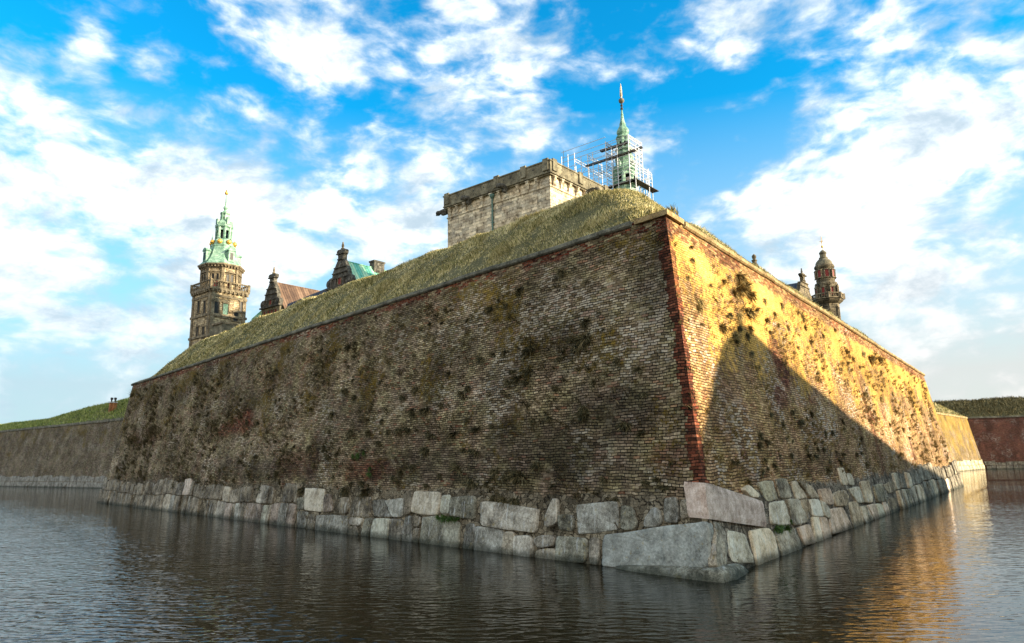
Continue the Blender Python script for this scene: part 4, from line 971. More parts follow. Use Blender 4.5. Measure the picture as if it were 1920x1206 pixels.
# --- left clock-less tower with copper spire
ax = Axis(413, 545, 120.); zz = ax.z
T1 = lambda x, y: (340+x/3.89, 350+y/3.89); Y1 = lambda y: 350+y/3.89; W1 = lambda w: w/3.89
tw = thing('castle_tower', (ax.x, ax.y, GB), 'square sandstone tower with octagonal top and tiered green copper spire, left of the gables', 'tower')
zb = zz(Y1(778)); hs = 3.15
def sq(ax, h): return [Vector((ax.x, ax.y, 0))+N1*h*i+N2*h*j for i, j in ((1, 1), (1, -1), (-1, -1), (-1, 1))]
mb = MB(); mb.prism(sq(ax, hs), GB, zb-.55); mb.build('wall', M['tower'], tw)
mb = MB()
for z_, o in ((zz(Y1(965)), .22), (zz(Y1(1115)), .25), (zz(Y1(830)), .15)): mb.prism(sq(ax, hs+o), z_-.2, z_+.2)
for k, (nn, tt) in enumerate(((N1, E1), (N2, E2))):
    for s in (-1, 1): mb.box(Vector((ax.x, ax.y, (zb-.7+GB)/2))+nn*(hs+.05)+tt*s*(hs-.32), tt*.3, nn*.12, (zb-.75-GB)/2)
mb.build('string_course', M['trim'], tw)
mb = MB(); mb.prism(sq(ax, hs+.2), zb-.55, zb-.25); mb.prism(sq(ax, hs+.36), zb-.25, zb)
for nn, tt in ((N1, E1), (N2, E2), (-N1, E1), (-N2, E2)):
    for i in range(9): mb.box(Vector((ax.x, ax.y, zb-.45))+nn*(hs+.2)+tt*(i-4)*.76, tt*.12, nn*.22, .19)
mb.build('balcony', M['trim'], tw)
def balustrade(ax, pts, z0, h, parent, closed=True, sp=.38):
    mb = MB(); n = len(pts)
    for i in range(n if closed else n-1):
        a = pts[i]; b = pts[(i+1) % n]; d = (b-a); L = d.length; d.normalize(); pp = Vector((d.y, -d.x, 0)); c = (a+b)/2
        mb.box(Vector((c.x, c.y, z0+h-.07)), d*L/2, pp*.13, .09); mb.box(Vector((c.x, c.y, z0+.09)), d*L/2, pp*.12, .08)
        mb.box(Vector((a.x, a.y, z0+h/2+.02)), d*.19, pp*.19, h/2+.04)
        m = max(1, int(L/sp))
        for j in range(1, m):
            q = a+d*(L*j/m); mb.lathe(q.x, q.y, [(z0+.15, .06), (z0+h*.35, .12), (z0+h*.62, .06), (z0+h-.15, .08)], 6)
        if L > 3.5: mb.box(Vector((c.x, c.y, z0+h/2+.02)), d*.16, pp*.17, h/2+.03)
    return mb.build('balustrade', M['trim'], parent)
balustrade(ax, [p for p in sq(ax, hs+.24)], zb, 1.35, tw)
zo = zz(Y1(610)); ro = 2.98
mb = MB(); mb.lathe(ax.x, ax.y, [(zb, ro/OCT), (zo, ro/OCT)], 8, -40+22.5); mb.build('octagon_wall', M['tower'], tw)
ribs8(ax, zb, zo, ro/OCT-.02, tw, M['trim'], 'pilaster', .5)
cr_ = MB(); cr_.lathe(ax.x, ax.y, [(zo-.35, (ro+.12)/OCT), (zo-.1, (ro+.2)/OCT), (zo+.12, (ro+.6)/OCT), (zo+.38, (ro+.62)/OCT)], 8, -17.5)
for k, c, nn, tt in faces8(ax, ro+.3):
    for i in range(5): cr_.box(Vector((c.x, c.y, zo-.04))+tt*(i-2)*.55, tt*.1, nn*.2, .15)
cr_.build('cornice', M['trim'], tw)
for k, c, nn, tt in faces8(ax, ro):
    if nn.dot(Vector((0-ax.x, -ax.y, 0)).normalized()) < .1: continue
    for s in (-1, 1): window(tw, Vector((c.x, c.y, zb+2.0))+tt*s*.38, nn, tt, .45, 1.5, M['dark'])
    dd = MB(); dd.extrude([(-1.05, 0), (1.05, 0), (0, .62)], Vector((c.x, c.y, zb+3.0)), tt, UP, nn, .0, .3); dd.build('pediment', M['trim'], tw)
    dd = MB(); dd.box(Vector((c.x, c.y, zb+.75))+nn*.03, tt*.4, nn*.02, .75); dd.build('door', M['redwood'], tw)
for (x, y) in ((128, 880), (172, 880), (118, 1065), (162, 1065)):   # windows on the shaded front
    r = ray(*T1(x, y)); n = N1; p0 = Vector((ax.x, ax.y, 0))+n*hs; p = CO+r*((p0-CO).dot(n)/r.dot(n))
    window(tw, p, N1, E1, .62, 2.1 if y < 1000 else 1.9, M['dark'])
for (x, y, w, h) in ((250, 890, 1.1, 2.4), (395, 950, .8, 1.5), (320, 905, .9, 2.4), (440, 880, .7, 1.8)):
    r = ray(*T1(x, y)); n = N2; p0 = Vector((ax.x, ax.y, 0))+n*hs; p = CO+r*((p0-CO).dot(n)/r.dot(n))
    window(tw, p, N2, E2, w, h, M['copper'] if x == 320 else M['dark'], ped=True)
mb = MB(); pa = ax.prof([(Y1(y), W1(w)) for y, w in ((598, 318), (585, 300), (565, 262), (540, 232), (510, 206), (480, 190), (452, 172))]); mb.lathe(ax.x, ax.y, pa, 8, -17.5); mb.build('bell_roof', M['copper'], tw)
for k, c, nn, tt in faces8(ax, 0):
    if k % 2: continue
    zd = zz(Y1(535)); r_ = ax.r(W1(250), Y1(535))*.92; c = Vector((ax.x, ax.y, zd))+nn*r_
    d = MB(); d.box(c, tt*.55, nn*.45, .95); d.extrude([(-.75, 0), (.75, 0), (.4, .45), (0, .6), (-.4, .45)], c+UP*.95-nn*.4, tt, UP, nn, 0, .95)
    dm = d.build('dormer', M['copper'], tw); sub(dm, tw); d = MB(); d.box(c+nn*.46, tt*.28, nn*.02, .6); d.build('pane', M['dark'], dm)
mb = MB(); mb.lathe(ax.x, ax.y, ax.prof([(Y1(y), W1(w)) for y, w in ((455, 176), (448, 182), (440, 168), (410, 150), (402, 140), (396, 124), (390, 104))]), 8, -17.5)
for k, c, nn, tt in faces8(ax, ax.r(W1(150), Y1(420))): mb.tube(Vector((c.x, c.y, zz(Y1(430))))+nn*.2, Vector((c.x, c.y, zz(Y1(365))))+nn*.2, .09, 5, .03)
mb.build('gallery', M['copper'], tw)
for k, c, nn, tt in faces8(ax, ax.r(W1(162), Y1(422))):
    mb = MB(); mb.ball((c.x, c.y, zz(Y1(422))), .42); mb.build('gilded_ball', M['gold'], tw, smooth=True)
def lantern(ax, zlo, zhi, r, parent, mat, n=8, w=.3):
    mb = MB()
    for k in range(n):
        t = R_(-40+180/n+360*k/n); q = Vector((ax.x+r*math.cos(t), ax.y+r*math.sin(t), 0)); mb.lathe(q.x, q.y, [(zlo, w*.62), (zlo+.2, w*.5), (zhi-.2, w*.45), (zhi, w*.65)], 6)
    mb.lathe(ax.x, ax.y, [(zhi-.35, r*1.04), (zhi, r*1.08)], 8, -17.5)
    for k, c, nn, tt in faces8(ax, r*OCT):   # arched heads between the posts
        mb.box(Vector((c.x, c.y, zhi-.45)), tt*r*.38, nn*.1, .15)
    o = mb.build('lantern_post', mat, parent)
    c_ = MB(); c_.lathe(ax.x, ax.y, [(zlo, r*.5), (zhi, r*.5)], 8); c_.build('lantern_core', M['dark'], parent); return o
lantern(ax, zz(Y1(390)), zz(Y1(305)), ax.r(W1(100), Y1(350)), tw, M['copper'], w=.5)
mb = MB(); mb.lathe(ax.x, ax.y, ax.prof([(Y1(y), W1(w)) for y, w in ((308, 112), (303, 126), (290, 126), (286, 108), (280, 112), (268, 104), (256, 80), (248, 60))]), 8, -17.5)
for k, c, nn, tt in faces8(ax, ax.r(W1(104), Y1(275))):
    if k % 2 == 0: mb.box(Vector((c.x, c.y, zz(Y1(268)))), tt*.3, nn*.2, .5)
mb.build('cap', M['copper'], tw)
lantern(ax, zz(Y1(247)), zz(Y1(205)), ax.r(W1(52), Y1(225)), tw, M['copper'], w=.32)
mb = MB(); mb.lathe(ax.x, ax.y, ax.prof([(Y1(y), W1(w)) for y, w in ((207, 58), (203, 70), (194, 70), (190, 50), (180, 26), (172, 18), (166, 26), (158, 33), (150, 28), (142, 16), (110, 9), (60, 4))]), 8, -17.5); mb.build('spire', M['copper'], tw)
mb = MB(); mb.ball((ax.x, ax.y, zz(Y1(48))), .32); mb.tube((ax.x, ax.y, zz(Y1(62))), (ax.x, ax.y, zz(Y1(24))), .06, 5); mb.box((ax.x, ax.y, zz(Y1(32))), E1*.3, E2*.03, .14); mb.build('weathervane', M['gold'], tw)
# lower block in front of the tower
p1 = at(*T1(215, 1015), 113.); bl = thing('castle_annex', (p1.x, p1.y, GB), 'low dark stone block leaning against the front of the left castle tower', 'building')
pc = at(*T1(302, 985), 111.); zt_ = pc.z
poly = [pc, pc+E1*3.2, pc+E1*3.2+E2*9, pc+E2*9.0]
mb = MB(); mb.prism(poly, GB, zt_-.3); mb.build('wall', M['sand_dark'], bl)
mb = MB(); cc_ = sum(poly, Vector())/4; mb.prism([cc_+(q-cc_)*1.06 for q in poly], zt_-.3, zt_); mb.build('ledge', M['trim'], bl)

# --- Dutch gables with their roofs
def gable(px0, py0, Y, outline, Z, name, label, roofmat, ridge_len, extras):
    """outline: (x,y) zoomed photo coordinates of right and left edge from the top down, seen on a plane along E1"""
    O = at(*Z(*px0), Y)                 # apex point
    n = N1
    def pl(x, y):
        r = ray(*Z(x, y)); p = CO+r*((O-CO).dot(n)/r.dot(n)); return ((p-O).dot(E1), p.z-O.z)
    g = thing(name, (O.x, O.y, GB), label, 'building')
    half = [((pl(a, y)[0]-pl(b, y)[0])/2, (pl(a, y)[1]+pl(b, y)[1])/2) for a, b, y in outline]
    ctr = pl((outline[-1][0]+outline[-1][1])/2, outline[-1][2])[0]
    half = [(abs(h), z) for h, z in half]
    base = half[-1][1]; hw = half[-1][0]
    poly = [(ctr+h, z) for h, z in half]+[(ctr-h, z) for h, z in reversed(half)]
    mb = MB(); mb.extrude(poly, O, E1, UP, N1, -.35, .35)
    gb = mb.build('gable', M['gable'], g)
    d = MB()
    # ledges across the gable where the outline steps, scroll discs, pilasters, oval
    for (h, z) in half[2:-1:2]: d.box(O+E1*ctr+UP*z+N1*.42, E1*(h*.96), N1*.14, .09)
    hb = half[-2][0]; zm = half[-4][1]
    for s in (-1, 1):
        for f in (.32, .68):
            d.box(O+E1*(ctr+s*hb*f)+UP*((base+zm)/2)+N1*.42, E1*.16, N1*.12, (zm-base)/2-.1)
        c = O+E1*(ctr+s*hb*.86)+UP*(base+(zm-base)*.42); R0 = hb*.20
        ring = [(R0*math.cos(t), R0*math.sin(t)) for t in np.linspace(0, 2*math.pi, 16, endpoint=False)]
        d.extrude(ring, c, E1, UP, N1, .3, .55); d.extrude([(a*.5, b*.5) for a, b in ring], c, E1, UP, N1, .55, .68)
    c = O+E1*ctr+UP*(half[len(half)//2-1][1]*.55+half[len(half)//2][1]*.45)
    d.extrude([(.35*math.cos(t), .5*math.sin(t)) for t in np.linspace(0, 2*math.pi, 14, endpoint=False)], c, E1, UP, N1, .35, .6)
    d.box(O+E1*ctr+UP*(base-.12)+N1*.3, E1*(hw+.25), N1*.4, .14); d.build('ornament', M['trim'] if False else M['gable'], g)
    fi = MB(); fi.lathe(O.x+E1.x*ctr, O.y+E1.y*ctr, [(O.z-.1, .26), (O.z+.15, .34), (O.z+.3, .14), (O.z+.5, .22), (O.z+.75, .2), (O.z+1., .12), (O.z+1.15, .13), (O.z+1.3, .02)], 8); fi.build('finial', M['trim'], g)
    w = MB(); cz = base+(zm-base)*.45; win = window(g, O+E1*ctr+UP*cz+N1*.36, N1, E1, hb*.24, (zm-base)*.6, M['redwood'])
    # storey below with its windows
    st = MB(); zb_ = GB; st.box(O+E1*ctr+UP*((base-.26+zb_-O.z)/2), E1*hw, N1*.3, (base-.26-(zb_-O.z))/2); st.build('wall', M['sand_dark'], g)
    for f in (-.62, -.2, .2, .62): window(g, O+E1*(ctr+f*hw)+UP*(base-1.55)+N1*.31, N1, E1, .55, 1.5, M['redwood'])
    # roof: ridge runs back along E2
    zr = extras['ridge']; R0 = O+E1*ctr+UP*(zr)+E2*.2; slope_w = extras['w']; drop = extras['drop']
    rf = MB(); a = R0; b = R0+E2*ridge_len
    for s in (-1, 1):
        vs = [a, b, b+E1*s*slope_w-UP*drop, a+E1*s*slope_w-UP*drop]; rf.add(vs+[v-UP*.15 for v in vs], [(0, 1, 2, 3), (7, 6, 5, 4), (0, 3, 7, 4), (1, 0, 4, 5), (2, 1, 5, 6), (3, 2, 6, 7)])
    rf.tube(a, b, .12, 6); ro_ = rf.build('roof', M[roofmat], g); sub(ro_, g)
    bd = MB(); q = slope_w-.3
    bd.add([a-UP*(drop-.1)+E1*q, b-UP*(drop-.1)+E1*q, b-UP*(drop-.1)-E1*q, a-UP*(drop-.1)-E1*q]+[Vector((p.x, p.y, GB)) for p in (a+E1*q, b+E1*q, b-E1*q, a-E1*q)],
           [(0, 1, 5, 4), (2, 3, 7, 6), (1, 2, 6, 5), (3, 0, 4, 7)]); bd.build('side_wall', M['sand_dark'], g)
    return g, O, ctr, R0, ro_
Zg = lambda x, y: (480+x/7.09, 450+y/7.09)
g1, O1, c1, R1, _ = gable((240, 448), None, 126., [(205, 275, 455), (194, 288, 470), (196, 284, 505), (206, 262, 520), (210, 262, 560), (196, 272, 600), (175, 292, 650), (158, 298, 690), (150, 306, 720), (146, 312, 780), (112, 330, 800), (98, 334, 840), (98, 334, 885)], Zg,
    'castle_wing', 'dark curled gable with brown copper roof, nearest the left tower', 'roofbrown', 26, dict(ridge=-1.55, w=4.2, drop=6.2))
g2, O2, c2, R2, rr2 = gable((1148, 130), None, 108., [(1108, 1185, 132), (1090, 1200, 150), (1092, 1198, 190), (1106, 1180, 210), (1110, 1180, 265), (1092, 1205, 310), (1066, 1226, 370), (1050, 1240, 400), (1040, 1244, 440), (1036, 1250, 480), (1000, 1285, 505), (978, 1300, 560), (978, 1300, 620)], Zg,
    'castle_wing', 'dark curled gable with bright green copper roof and chimney, right of the brown roof', 'roofgreen', 30, dict(ridge=-1.75, w=5.0, drop=7.6))
# chimney on the green roof
ck = MB(); cpt = CO+ray(*Zg(1610, 330))*1.; r = ray(*Zg(1610, 335)); n = N2; pR = R2; t_ = (pR-CO).dot(E1)/r.dot(E1); cpt = CO+r*t_
cw = 1.05; ck.box(cpt+UP*-1.15, E2*cw, E1*.6, 1.5); cm = ck.build('chimney', M['gable'], g2); sub(cm, g2)
ck = MB(); ck.box(cpt+UP*.42, E2*(cw+.12), E1*.72, .14)
for k in (-1, 0, 1): ck.box(cpt+UP*.6+E2*k*.6, E2*.2, E1*.25, .12)
ck.build('cap', M['gable'], cm)
# dark lead roof between the two, and the green slope behind the first gable
lr = thing('connecting_roof', (R1.x, R1.y, GB), 'dark blue-grey lead roof between the two curled gables', 'roof')
a = at(*Zg(575, 790), 112.); b = at(*Zg(985, 625), 112.)
mb = MB(); dd_ = (b-a).normalized(); bk_ = Vector((-dd_.y, dd_.x, 0)).normalized(); bk_ = bk_ if bk_.y > 0 else -bk_
vs = [a-dd_*2, b+dd_*1, b+dd_*1-UP*7-bk_*3, a-dd_*2-UP*7-bk_*3]; vs2 = [v+bk_*1.2 for v in vs]; mb.add(vs+vs2, [(0, 1, 2, 3), (7, 6, 5, 4), (0, 3, 7, 4), (1, 0, 4, 5), (2, 1, 5, 6), (3, 2, 6, 7)]); mb.build('roof', M['roofdark'], lr)
gs = thing('side_roof', (O1.x, O1.y, GB), 'steep green copper roof slope just left of the brown-roofed gable', 'roof')
a = at(*Zg(105, 905), 128.); b = at(*Zg(-60, 1050), 128.); mb = MB(); vs = [a, b, b-UP*3+N1*0, a-UP*5]; vs2 = [v+E2*6 for v in vs]; mb.add(vs+vs2, [(0, 1, 2, 3), (7, 6, 5, 4), (0, 4, 5, 1), (1, 5, 6, 2), (2, 6, 7, 3), (3, 7, 4, 0)]); mb.build('roof', M['roofgreen'], gs)

# --- the big square stone tower
Zc = lambda x, y: (800+x/6.7, 280+y/6.7)
kc = at(1031.5, 297, 82.); ztop = kc.z
K = Vector((kc.x, kc.y, 0))             # its near corner (at parapet)
ct = thing('cannon_tower', (kc.x, kc.y, GB), 'massive square pale stone tower with corbelled parapet, behind the top of the bank', 'tower')
def onplane(px, py, P, n):
    r = ray(px, py); return CO+r*((P-CO).dot(n)/r.dot(n))
WL_ = (onplane(831, 371, kc, N1)-kc).dot(E1); WR_ = 21.
hp = ztop-onplane(1031.5, 325, kc, N1).z    # parapet height incl. mouldings
hc = ztop-onplane(1031.5, 345, kc, N1).z    # down to the string course
ov = .45
cor = K-N1*ov-N2*ov                     # wall corner
wl = WL_-ov*2; wr = WR_-ov*2
foot = [cor, cor+E1*wl, cor+E1*wl+E2*wr, cor+E2*wr]
mb = MB(); mb.prism(foot, GB, ztop-hp+.02); mb.build('wall', M['sand'], ct)
def band(o, z0, z1):
    return [cor+N1*o+N2*o, cor+E1*wl+N1*o-N2*o, cor+E1*wl+E2*wr-N1*o-N2*o, cor+E2*wr-N1*o+N2*o], z0, z1
mb = MB()
for o, a, b in ((.06, hc+.10, hc-.02), (.12, hc+.02, hc-.1)): mb.prism(*band(o, ztop-a, ztop-b))
mb.build('string_course', M['sand'], ct)
mb = MB()
for o, a, b in ((.30, hp+.0, hp-.18), (.48, hp-.18, hp-.34), (.40, hp-.34, .22), (.50, .22, .06)): mb.prism(*band(o, ztop-a, ztop-b))
mb.build('parapet', M['sand_dark'], ct)
mb = MB()
for f in (0.015, .215, .47, .985): mb.box(cor+E1*wl*f+N1*(.46)+UP*(ztop-.62), E1*.42, N1*.12, .78); mb.build('parapet_pier', M['sand_dark'], ct); mb = MB()
for f in (0.02, .30, .60, .97): mb.box(cor+E2*wr*f+N2*(.46)+UP*(ztop-.62), E2*.42, N2*.12, .78); mb.build('parapet_pier', M['sand_dark'], ct); mb = MB()
def corbel(c, nn, tt, parent, hh):
    mb = MB(); mb.extrude([(0, 0), (.42, 0), (.40, -.22*hh), (.24, -.42*hh), (.16, -.8*hh), (.05, -hh), (0, -hh)], c-tt*.2, nn, UP, tt, 0, .4); mb.box(c+UP*.03+nn*.22, tt*.27, nn*.24, .05)
    return mb.build('corbel', M['sand'], parent)
for x in (1395, 1280, 1155, 920, 820, 705, 490, 395, 305):
    p = onplane(*Zc(x, 400), cor, N1); s = (p-cor).dot(E1); corbel(cor+E1*s+UP*(ztop-hp-.06), N1, E1, ct, hc-hp-.12)
Zc2 = lambda x, y: (1020+x/7.5375, 280+y/7.5375)
for x in (130, 235, 345, 450, 555, 690, 800, 900):
    p = onplane(*Zc2(x, 450), cor, N2); s = (p-cor).dot(E2); corbel(cor+E2*s+UP*(ztop-hp-.06), N2, E2, ct, hc-hp-.12)
def spout(s, nn, tt, parent, L=1.2):
    c = cor+tt*s+nn*.45+UP*(ztop-hp+.18); q = c+nn*L-UP*.25; mb = MB()
    mb.tube(c-nn*.3-UP*.3, c+nn*L*.35+UP*.05, .30, 8, .34); mb.tube(c+nn*L*.35+UP*.05, q, .34, 8, .24)
    mb.ball(q+UP*.06, .34, .95); mb.tube(q, q+nn*.35-UP*.12, .2, 8, .14); mb.ball(q+UP*.32+tt*.18-nn*.05, .13); mb.ball(q+UP*.32-tt*.18-nn*.05, .13)
    mb.box(c+nn*.1-UP*.5, tt*.18, nn*.3, .22); return mb.build('gargoyle', M['gable'], parent, smooth=False)
for x in (1010, 560): s = (onplane(*Zc(x, 470), cor, N1)-cor).dot(E1); spout(s, N1, E1, ct)
s = (onplane(*Zc2(600, 520), cor, N2)-cor).dot(E2); spout(s, N2, E2, ct)
s = (onplane(*Zc2(930, 600), cor, N2)-cor).dot(E2); spout(s, N2, E2, ct)
e = cor+E1*wl; c = e-N2*.3+N1*-.3+UP*(ztop-hp+.1); mb = MB(); q = c+E1*1.9-UP*.1; mb.tube(c, q, .36, 8, .28); mb.ball(q, .36); mb.tube(q, q+E1*.35-UP*.25, .22, 8, .12); mb.box(c+E1*.6-UP*.4, E1*.5, N1*.2, .22); mb.build('gargoyle', M['gable'], ct)
s = (onplane(*Zc(835, 600), cor, N1)-cor).dot(E1); mb = MB(); mb.tube(cor+E1*s+N1*.2+UP*(ztop-hp), cor+E1*s+N1*.16+UP*(GB+1), .12, 8); mb.lathe((cor+E1*s+N1*.2).x, (cor+E1*s+N1*.2).y, [(ztop-hp-.7, .14), (ztop-hp-.4, .34), (ztop-hp-.1, .34)], 8)
for k in range(6): mb.box(cor+E1*s+N1*.12+UP*(ztop-hc-1-k*1.6), E1*.2, N1*.12, .06)
mb.build('drainpipe', M['pipe'], ct)
mb = MB()
for x, y in ((600, 600), (480, 610), (1300, 200), (1010, 250)):
    pass
for f in (.13, .34, .40, .6, .7, .86): mb.tube(cor+E1*wl*f+N1*.38+UP*(ztop-.75), cor+E1*wl*f+N1*.43+UP*(ztop-.75), .09, 8)
for f in (.1, .2, .42): mb.tube(cor+E2*wr*f+N2*.38+UP*(ztop-.75), cor+E2*wr*f+N2*.43+UP*(ztop-.75), .09, 8)
mb.build('weep_hole', M['dark'], ct)
pm = onplane(1057, 305, cor, N2); mb = MB(); mb.tube(pm-UP*1.5, pm+UP*1.6, .03, 5); mb.build('rod', M['iron'], ct)

# --- green spire with the scaffold round it
Zs = lambda x, y: (1080+x/4.6375, 140+y/4.6375); Ys = lambda y: 140+y/4.6375; Ws = lambda w: w/4.6375
ax = Axis(1168.5, Ys(560), 98.); zz = ax.z
sp = thing('copper_spire', (ax.x, ax.y, GB), 'slender green copper lantern spire rising inside the scaffold', 'spire')
mb = MB(); mb.lathe(ax.x, ax.y, [(GB, 1.6), (zz(Ys(985)), 1.6), (zz(Ys(980)), 1.9), (zz(Ys(965)), 1.9)], 8, -17.5); mb.build('base', M['copper'], sp)
lantern(ax, zz(Ys(965)), zz(Ys(858)), ax.r(Ws(188), Ys(900)), sp, M['copper'], w=.55)
mb = MB(); mb.lathe(ax.x, ax.y, ax.prof([(Ys(y), Ws(w)) for y, w in ((862, 205), (850, 222), (832, 222), (826, 196), (815, 170), (795, 150), (770, 150), (745, 158), (720, 160), (700, 142), (680, 118), (665, 100))]), 8, -17.5)
for k, c, nn, tt in faces8(ax, ax.r(Ws(165), Ys(815))):
    if k % 2 == 0: mb.box(Vector((c.x, c.y, zz(Ys(808)))), tt*.25, nn*.3, .45); mb.lathe(c.x, c.y, [(zz(Ys(808))+.4, .25), (zz(Ys(808))+.7, .1), (zz(Ys(808))+1.2, .02)], 6)
mb.build('bell_cap', M['copper'], sp)
mb = MB(); mb.lathe(ax.x, ax.y, ax.prof([(Ys(y), Ws(w)) for y, w in ((672, 112), (662, 150), (652, 150), (645, 110))]), 8, -17.5); mb.build('gallery', M['copper'], sp)
lantern(ax, zz(Ys(648)), zz(Ys(562)), ax.r(Ws(98), Ys(600)), sp, M['copper'], w=.36)
mb = MB(); mb.lathe(ax.x, ax.y, ax.prof([(Ys(y), Ws(w)) for y, w in ((565, 108), (556, 130), (546, 130), (542, 100), (536, 78), (528, 88), (515, 106), (500, 110), (484, 104), (468, 84), (455, 64), (440, 52), (430, 56), (424, 50), (415, 42), (398, 34), (380, 28), (355, 22), (350, 26), (345, 20), (300, 10))]), 8, -17.5, ); mb.build('spire', M['copper'], sp)
mb = MB(); mb.tube((ax.x, ax.y, zz(Ys(305))), (ax.x, ax.y, zz(Ys(185))), .09, 6)
for y, r in ((298, .22), (270, .2)): mb.ball((ax.x, ax.y, zz(Ys(y))), r)
mb.build('rod', M['iron'], sp)
mb = MB(); mb.ball((ax.x, ax.y, zz(Ys(228))), .42); mb.build('ball', M['sand_dark'], sp, smooth=True)
mb = MB(); mb.lathe(ax.x, ax.y, [(zz(Ys(205)), .10), (zz(Ys(180)), .2), (zz(Ys(130)), .16), (zz(Ys(78)), .04)], 8); mb.build('weathervane', M['sand'], sp)

sc = thing('scaffold', (ax.x, ax.y, GB), 'steel tube scaffold with plank decks wrapped round the green spire', 'scaffold')
AX = Vector((ax.x, ax.y, 0))
def lz(y): return zz(Ys(y))
a1, a2 = 1.9, 1.9                       # half sizes along E1 and E2
PX = {}
def P(i, j, z): return AX+E1*i+E2*j+UP*z
cols_ = [(a1*.5, -a2), (-a1, a2*.5), (a1, 0), (-a1*.5, a2), (a1, -a2), (-a1, -a2), (-a1, a2), (a1, a2), (0, -a2), (-a1, 0)]
ztp = lz(585); zpl = lz(985)
for (i, j) in cols_:
    mb = MB(); mb.tube(P(i, j, GB), P(i, j, ztp if (i, j) not in ((0, -a2), (-a1, 0), (a1*.5, -a2), (-a1, a2*.5)) else ztp-1.2), .06, 6); mb.build('pole', M['steel'], sc)
for (i, j, top) in ((-a1, a2+2.6, 815), (-a1+2., a2+2.6, 830), (a1+1.4, -a2, 760), (a1+3.2, -a2, 640), (a1+3.2, a2, 660), (a1+5.6, -a2, 590), (a1+5.6, a2, 620), (a1+8, -a2, 560), (a1+4.4, -a2, 640), (a1+8, a2, 600), (-a1-.9, -a2, 860), (-a1-.9, a2, 830), (a1+2.3, -a2, 640), (a1+6.8, -a2, 580), (-a1, a2+1.3, 800), (-a1+1, a2+2.6, 830)):
    z1_ = zz(Ys(top)); z1_ = min(ztp, z1_); mb = MB(); mb.tube(P(i, j, GB), P(i, j, z1_), .06, 6); mb.build('pole', M['steel'], sc)
rails = []
for z in (lz(600), lz(620), lz(655), lz(690), lz(720), lz(760), lz(790), lz(825), lz(850), lz(885), lz(915), lz(950), lz(980)):
    rails += [(P(a1, -a2, z), P(-a1, -a2, z)), (P(-a1, -a2, z), P(-a1, a2, z)), (P(-a1, a2, z), P(a1, a2, z)), (P(a1, a2, z), P(a1, -a2, z))]
for z in (lz(548), lz(600), lz(642), lz(700), lz(745), lz(790), lz(835), lz(880)): rails += [(P(a1, -a2, z), P(a1+8, -a2, z)), (P(a1, a2, z), P(a1+5.6, a2, z))]
for z in (lz(850), lz(900), lz(935), lz(980)): rails += [(P(-a1, a2, z), P(-a1, a2+2.6, z)), (P(-a1+2, a2, z), P(-a1+2, a2+2.6, z)), (P(-a1, a2+2.6, z), P(-a1+2, a2+2.6, z))]
for p, q in rails:
    mb = MB(); mb.tube(p, q, .042, 5); mb.build('rail', M['steel'], sc)
br = [(P(a1, -a2, lz(760)), P(-a1, -a2, lz(640))), (P(-a1, -a2, lz(870)), P(-a1, a2, lz(700))), (P(a1, -a2, lz(985)), P(-a1, -a2, lz(870))), (P(-a1, -a2, lz(760)), P(-a1, a2, lz(600))),
      (P(-a1, -a2, lz(1060)), P(-a1, a2, lz(975))), (P(a1+3.2, -a2, lz(735)), P(a1+5.6, -a2, lz(880))), (P(a1, -a2, lz(815)), P(a1+3.2, -a2, lz(900))), (P(-a1, a2, lz(985)), P(-a1, a2+2.6, lz(850))), (P(-a1, a2+2.6, lz(985)), P(-a1+2, a2+2.6, lz(860)))]
for p, q in br:
    mb = MB(); mb.tube(p, q, .035, 5); mb.build('brace', M['steel'], sc)
def lattice(p, q, h):
    mb = MB(); d = (q-p); L = d.length; d.normalize(); n = max(3, int(L/.45)); mb.tube(p, q, .04, 5); mb.tube(p-UP*h, q-UP*h, .04, 5)
    for k in range(n):
        a = p+d*L*k/n; b = p+d*L*(k+1)/n; mb.tube(a, b-UP*h, .025, 4) if k % 2 else mb.tube(a-UP*h, b, .025, 4); mb.tube(a, a-UP*h, .02, 4)
    return mb.build('lattice_girder', M['steel'], sc)
for z in (lz(590), lz(680)): lattice(P(a1, -a2, z), P(a1, a2, z), .45); lattice(P(-a1, -a2, z), P(-a1, a2, z), .45)
lattice(P(a1+3.2, -a2, lz(650)), P(a1+3.2, a2, lz(650)), .45); lattice(P(a1+5.6, -a2, lz(640)), P(a1+5.6, a2, lz(640)), .45); lattice(P(a1+3.2, -a2, lz(760)), P(a1+3.2, a2, lz(760)), .45); lattice(P(a1, -a2, lz(800)), P(a1, a2, lz(800)), .45); lattice(P(-a1, -a2, lz(800)), P(-a1, a2, lz(800)), .45); lattice(P(a1+1.4, -a2, lz(800)), P(a1+1.4, a2, lz(800)), .45); lattice(P(-a1, a2, lz(810)), P(-a1, a2+2.6, lz(810)), .4)
def deck(i0, i1, j0, j1, z):
    mb = MB(); mb.box(P((i0+i1)/2, (j0+j1)/2, z), E1*abs(i1-i0)/2, E2*abs(j1-j0)/2, .03); mb.box(P((i0+i1)/2, j0, z+.12), E1*abs(i1-i0)/2, E2*.02, .07)
    return mb.build('deck', M['plank'], sc)
deck(-a1-1.1, a1+3.6, -a2-.1, -a2+.35, lz(745)); deck(-a1-.3, a1*.6, a2-.4, a2, lz(640)); deck(-a1-1.1, -a1, -a2, a2+2.6, lz(985)); deck(-a1-.9, a1, -a2, -a2+.7, lz(985)); deck(-a1, a1+1, -a2, -a2+.5, lz(655))

